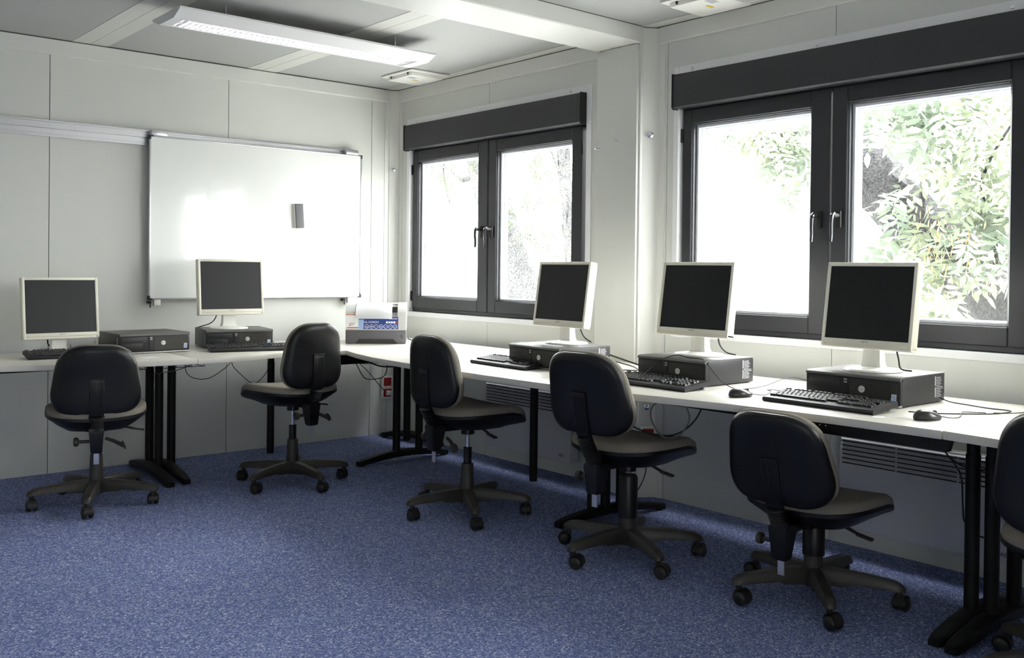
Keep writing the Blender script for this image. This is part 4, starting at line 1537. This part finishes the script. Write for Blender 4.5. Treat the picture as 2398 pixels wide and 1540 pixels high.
bd = thing('building', 'white rendered building with narrow windows seen beyond the yard', 'building', (9.5, 3, -.15))
MB().box(0, 4, -6, 16, 0, 6.5).build('facade', M_outer, bd, smooth=0)
for yy, z0 in ((-2.6, 1.0), (-1.95, 1.0), (-4.3, 1.0), (1.2, 1.0), (4.6, .9), (8.5, .9), (11.0, .9)):
    wf_ = MB().rbox(-.06, .02, yy-.28, yy+.28, z0, z0+1.3, .01, 1).build('facade_window', M_lamp, bd)
    MB().box(-.07, -.05, yy-.20, yy-.03, z0+.08, z0+1.22).box(-.07, -.05, yy+.03, yy+.20, z0+.08, z0+1.22).build('facade_pane', M_bglass, wf_, smooth=0)


def leaf_cluster(mb, c, n, spread, size, rnd, droop=.3):
    """pinnate leaves: each a rachis with paired leaflets"""
    for _ in range(n):
        p = Vector(c)+Vector((rnd.gauss(0, spread[0]), rnd.gauss(0, spread[1]), rnd.gauss(0, spread[2])))
        d = Vector((rnd.uniform(-1, 1), rnd.uniform(-1, 1), rnd.uniform(-1, .35)-droop)).normalized()
        s = d.cross(Vector((rnd.uniform(-1, 1), rnd.uniform(-1, 1), 1.2))).normalized()
        nn = d.cross(s)
        L = size*rnd.uniform(.7, 1.2)
        ln = L*.42
        k = 4
        for i in range(k+1):
            q = p+d*L*(i+.5)/(k+1)
            dirs = ((s*1.0+d*.55), (-s*1.0+d*.55)) if i < k else (d,)
            for dd in dirs:
                dd = dd.normalized()+nn*rnd.uniform(-.35, .35)
                ww = dd.cross(nn).normalized()*ln*.155
                a0 = q
                mb.add([a0, a0+dd*ln*.35+ww, a0+dd*ln*.7+ww*.75, a0+dd*ln, a0+dd*ln*.7-ww*.75, a0+dd*ln*.35-ww], [(0, 1, 2, 3), (0, 3, 4, 5)])


def tree(label, trunk, rtrunk, branches, clusters, size, mats, loc=(0, 0, 0), seeds=None, bark=None):
    bark = bark or M_bark
    rnd = random.Random(len(label))
    r = thing('leafy_tree', label, 'tree', trunk[0])
    o = Vector(trunk[0])
    tr = MB()
    tr.tube([Vector(p)-o for p in trunk], rtrunk, 26, 7)
    for v in tr.bm.verts:
        v.co += Vector((rnd.gauss(0, .012), rnd.gauss(0, .012), rnd.gauss(0, .012)))
    tr.build('trunk', bark, r, smooth=60)
    for br_, rr_ in branches:
        MB().tube([Vector(p)-o for p in br_], lambda t, q=rr_: q*(1-.7*t), 8, 5).build('branch', bark, r, smooth=60)
    for mi, m_ in enumerate(mats):
        lf = MB()
        for ci, (c_, sp, cnt) in enumerate(clusters):
            if ci % len(mats) != mi:
                continue
            leaf_cluster(lf, Vector(c_)-o, int(cnt*(.62 if size > .25 else 1)), sp, size, rnd)
        lf.build('foliage', m_, r, smooth=0)
    if seeds:
        sd = MB()
        for c_, sp, cnt in seeds:
            for _ in range(cnt):
                p = Vector(c_)-o+Vector((rnd.gauss(0, sp), rnd.gauss(0, sp), rnd.gauss(0, sp*1.3)))
                q = p+Vector((rnd.uniform(-.02, .02), rnd.uniform(-.02, .02), -.06))
                ww = Vector((rnd.uniform(-1, 1), rnd.uniform(-1, 1), 0)).normalized()*.007
                sd.add([p, p*.5+q*.5+ww, q, p*.5+q*.5-ww], [(0, 1, 2, 3)])
        sd.build('seed_pods', M_seed, r, smooth=0)
    return r


# positions are placed by looking through the panes: helper returns the point at pixel (u,v) and depth x
CAMP = cam.matrix_world.translation.copy()


def at(u, v, x):
    d = F+R2*((u-PPX)/FPX)+U2*((PPY-v)/FPX)
    t = (x-CAMP.x)/d.x
    p = CAMP+d*t
    return (p.x, p.y, p.z)


XA = 2.6
tree('big leaning tree with rough bark and dense pinnate leaves outside the right window',
     [at(2580, 1150, XA), at(2420, 800, XA), at(2230, 600, XA), at(2060, 430, XA), at(1950, 250, XA+.1), at(1850, 20, XA+.2)],
     lambda t: .25-.10*t,
     [([at(2150, 560, XA), at(2170, 380, XA-.3), at(2200, 200, XA-.5), at(2230, 60, XA-.6)], .025),
      ([at(2330, 720, XA), at(2330, 560, XA-.4), at(2300, 420, XA-.6), at(2390, 260, XA-.6)], .02),
      ([at(2050, 430, XA), at(1980, 330, XA-.2), at(1880, 310, XA-.3), at(1760, 330, XA-.4)], .02),
      ([at(1800, 100, XA), at(1740, 240, XA-.2), at(1700, 330, XA-.3)], .012)],
     [(at(1690, 300, XA-.3), (.12, .12, .05), 18), (at(1850, 290, XA-.3), (.15, .15, .05), 20), (at(2050, 250, XA-.5), (.1, .12, .05), 14), (at(2160, 300, XA-.5), (.1, .12, .1), 14), (at(2250, 240, XA-.6), (.2, .25, .12), 80), (at(2350, 240, XA-.5), (.2, .25, .12), 66), (at(2120, 250, XA-.5), (.15, .15, .06), 34),
      (at(2270, 380, XA-.6), (.2, .25, .15), 46), (at(2200, 470, XA-.6), (.2, .22, .12), 40), (at(2330, 440, XA-.6), (.2, .22, .15), 44), (at(2090, 590, XA-.6), (.1, .10, .06), 8),
      (at(2240, 560, XA-.6), (.2, .24, .12), 42), (at(2340, 560, XA-.6), (.2, .22, .14), 36), (at(2190, 700, XA-.5), (.10, .07, .08), 10), (at(2310, 600, XA-.5), (.1, .10, .05), 8),
      (at(2230, 640, XA-.5), (.15, .14, .09), 18), (at(2030, 560, XA-.5), (.08, .06, .05), 7), (at(2400, 350, XA-.6), (.2, .2, .4), 50),
      (at(1860, 330, XA-.3), (.2, .18, .10), 44), (at(1800, 300, XA-.3), (.2, .18, .06), 36), (at(1880, 400, XA-.3), (.15, .08, .10), 20), (at(1700, 460, XA-.4), (.06, .05, .06), 8), (at(1670, 350, XA-.3), (.1, .10, .06), 10),
      (at(1780, 370, XA-.3), (.1, .12, .08), 20), (at(2200, 760, XA-.5), (.12, .10, .05), 10), (at(2000, 640, XA-.4), (.1, .08, .06), 6)],
     .255, (M_leaf, M_leaf2), seeds=[(at(2220, 560, XA-.65), .10, 60), (at(2190, 640, XA-.65), .07, 40), (at(2290, 590, XA-.65), .08, 30), (at(1760, 310, XA-.4), .04, 14), (at(1740, 400, XA-.4), .03, 10)])
XB = 4.5
tree('tree with a leaning trunk and sparse leaves outside the first window',
     [at(1290, 850, XB), at(1225, 700, XB), at(1190, 600, XB), at(1165, 500, XB), at(1125, 380, XB), at(1105, 250, XB)],
     lambda t: .33-.17*t,
     [([at(1125, 400, XB), at(1085, 420, XB), at(1050, 395, XB), at(1010, 380, XB)], .05),
      ([at(1080, 300, XB), at(1040, 380, XB), at(1045, 440, XB), at(1055, 480, XB)], .025),
      ([at(1200, 250, XB), at(1260, 330, XB), at(1300, 360, XB)], .02)],
     [(at(1020, 400, XB-.4), (.25, .3, .16), 60), (at(1050, 480, XB-.4), (.25, .3, .15), 34), (at(1080, 390, XB-.4), (.2, .2, .1), 12), (at(1220, 400, XB), (.3, .4, .22), 90),
      (at(1290, 420, XB), (.3, .3, .3), 70), (at(1220, 520, XB), (.3, .3, .12), 34), (at(1280, 560, XB), (.25, .25, .14), 40)],
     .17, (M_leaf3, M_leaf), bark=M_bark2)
XD = 7.0
tree('far slim tree behind right pane of the first window',
     [at(1350, 800, XD), at(1340, 600, XD), at(1325, 450, XD), at(1318, 330, XD), at(1330, 180, XD)], lambda t: .13-.04*t,
     [([at(1325, 450, XD), at(1300, 380, XD), at(1280, 330, XD)], .04)],
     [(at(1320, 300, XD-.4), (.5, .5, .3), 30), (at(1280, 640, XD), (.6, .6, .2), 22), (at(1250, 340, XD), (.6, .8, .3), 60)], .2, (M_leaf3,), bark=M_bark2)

# things of one kind share a group
GROUPS = {'office chair': 'office chairs along the desks', 'desk': 'pale desks along two walls', 'computer': 'desktop computers on the desks',
          'monitor': 'cream monitors on the desks', 'keyboard': 'black keyboards on the desks', 'mouse': 'dark computer mice on the desks',
          'heater': 'convector heaters under the windows', 'ceiling unit': 'white units on the ceiling', 'power socket': 'red power sockets low on the wall',
          'bolt': 'small bolts on the columns', 'cable': 'loose cables on and under the desks', 'paper scrap': 'white paper scraps on the desks',
          'tree': 'trees outside the windows'}
for o in list(C.objects):
    g = GROUPS.get(o.get('category', ''))
    if g and not o.parent:
        o['group'] = g
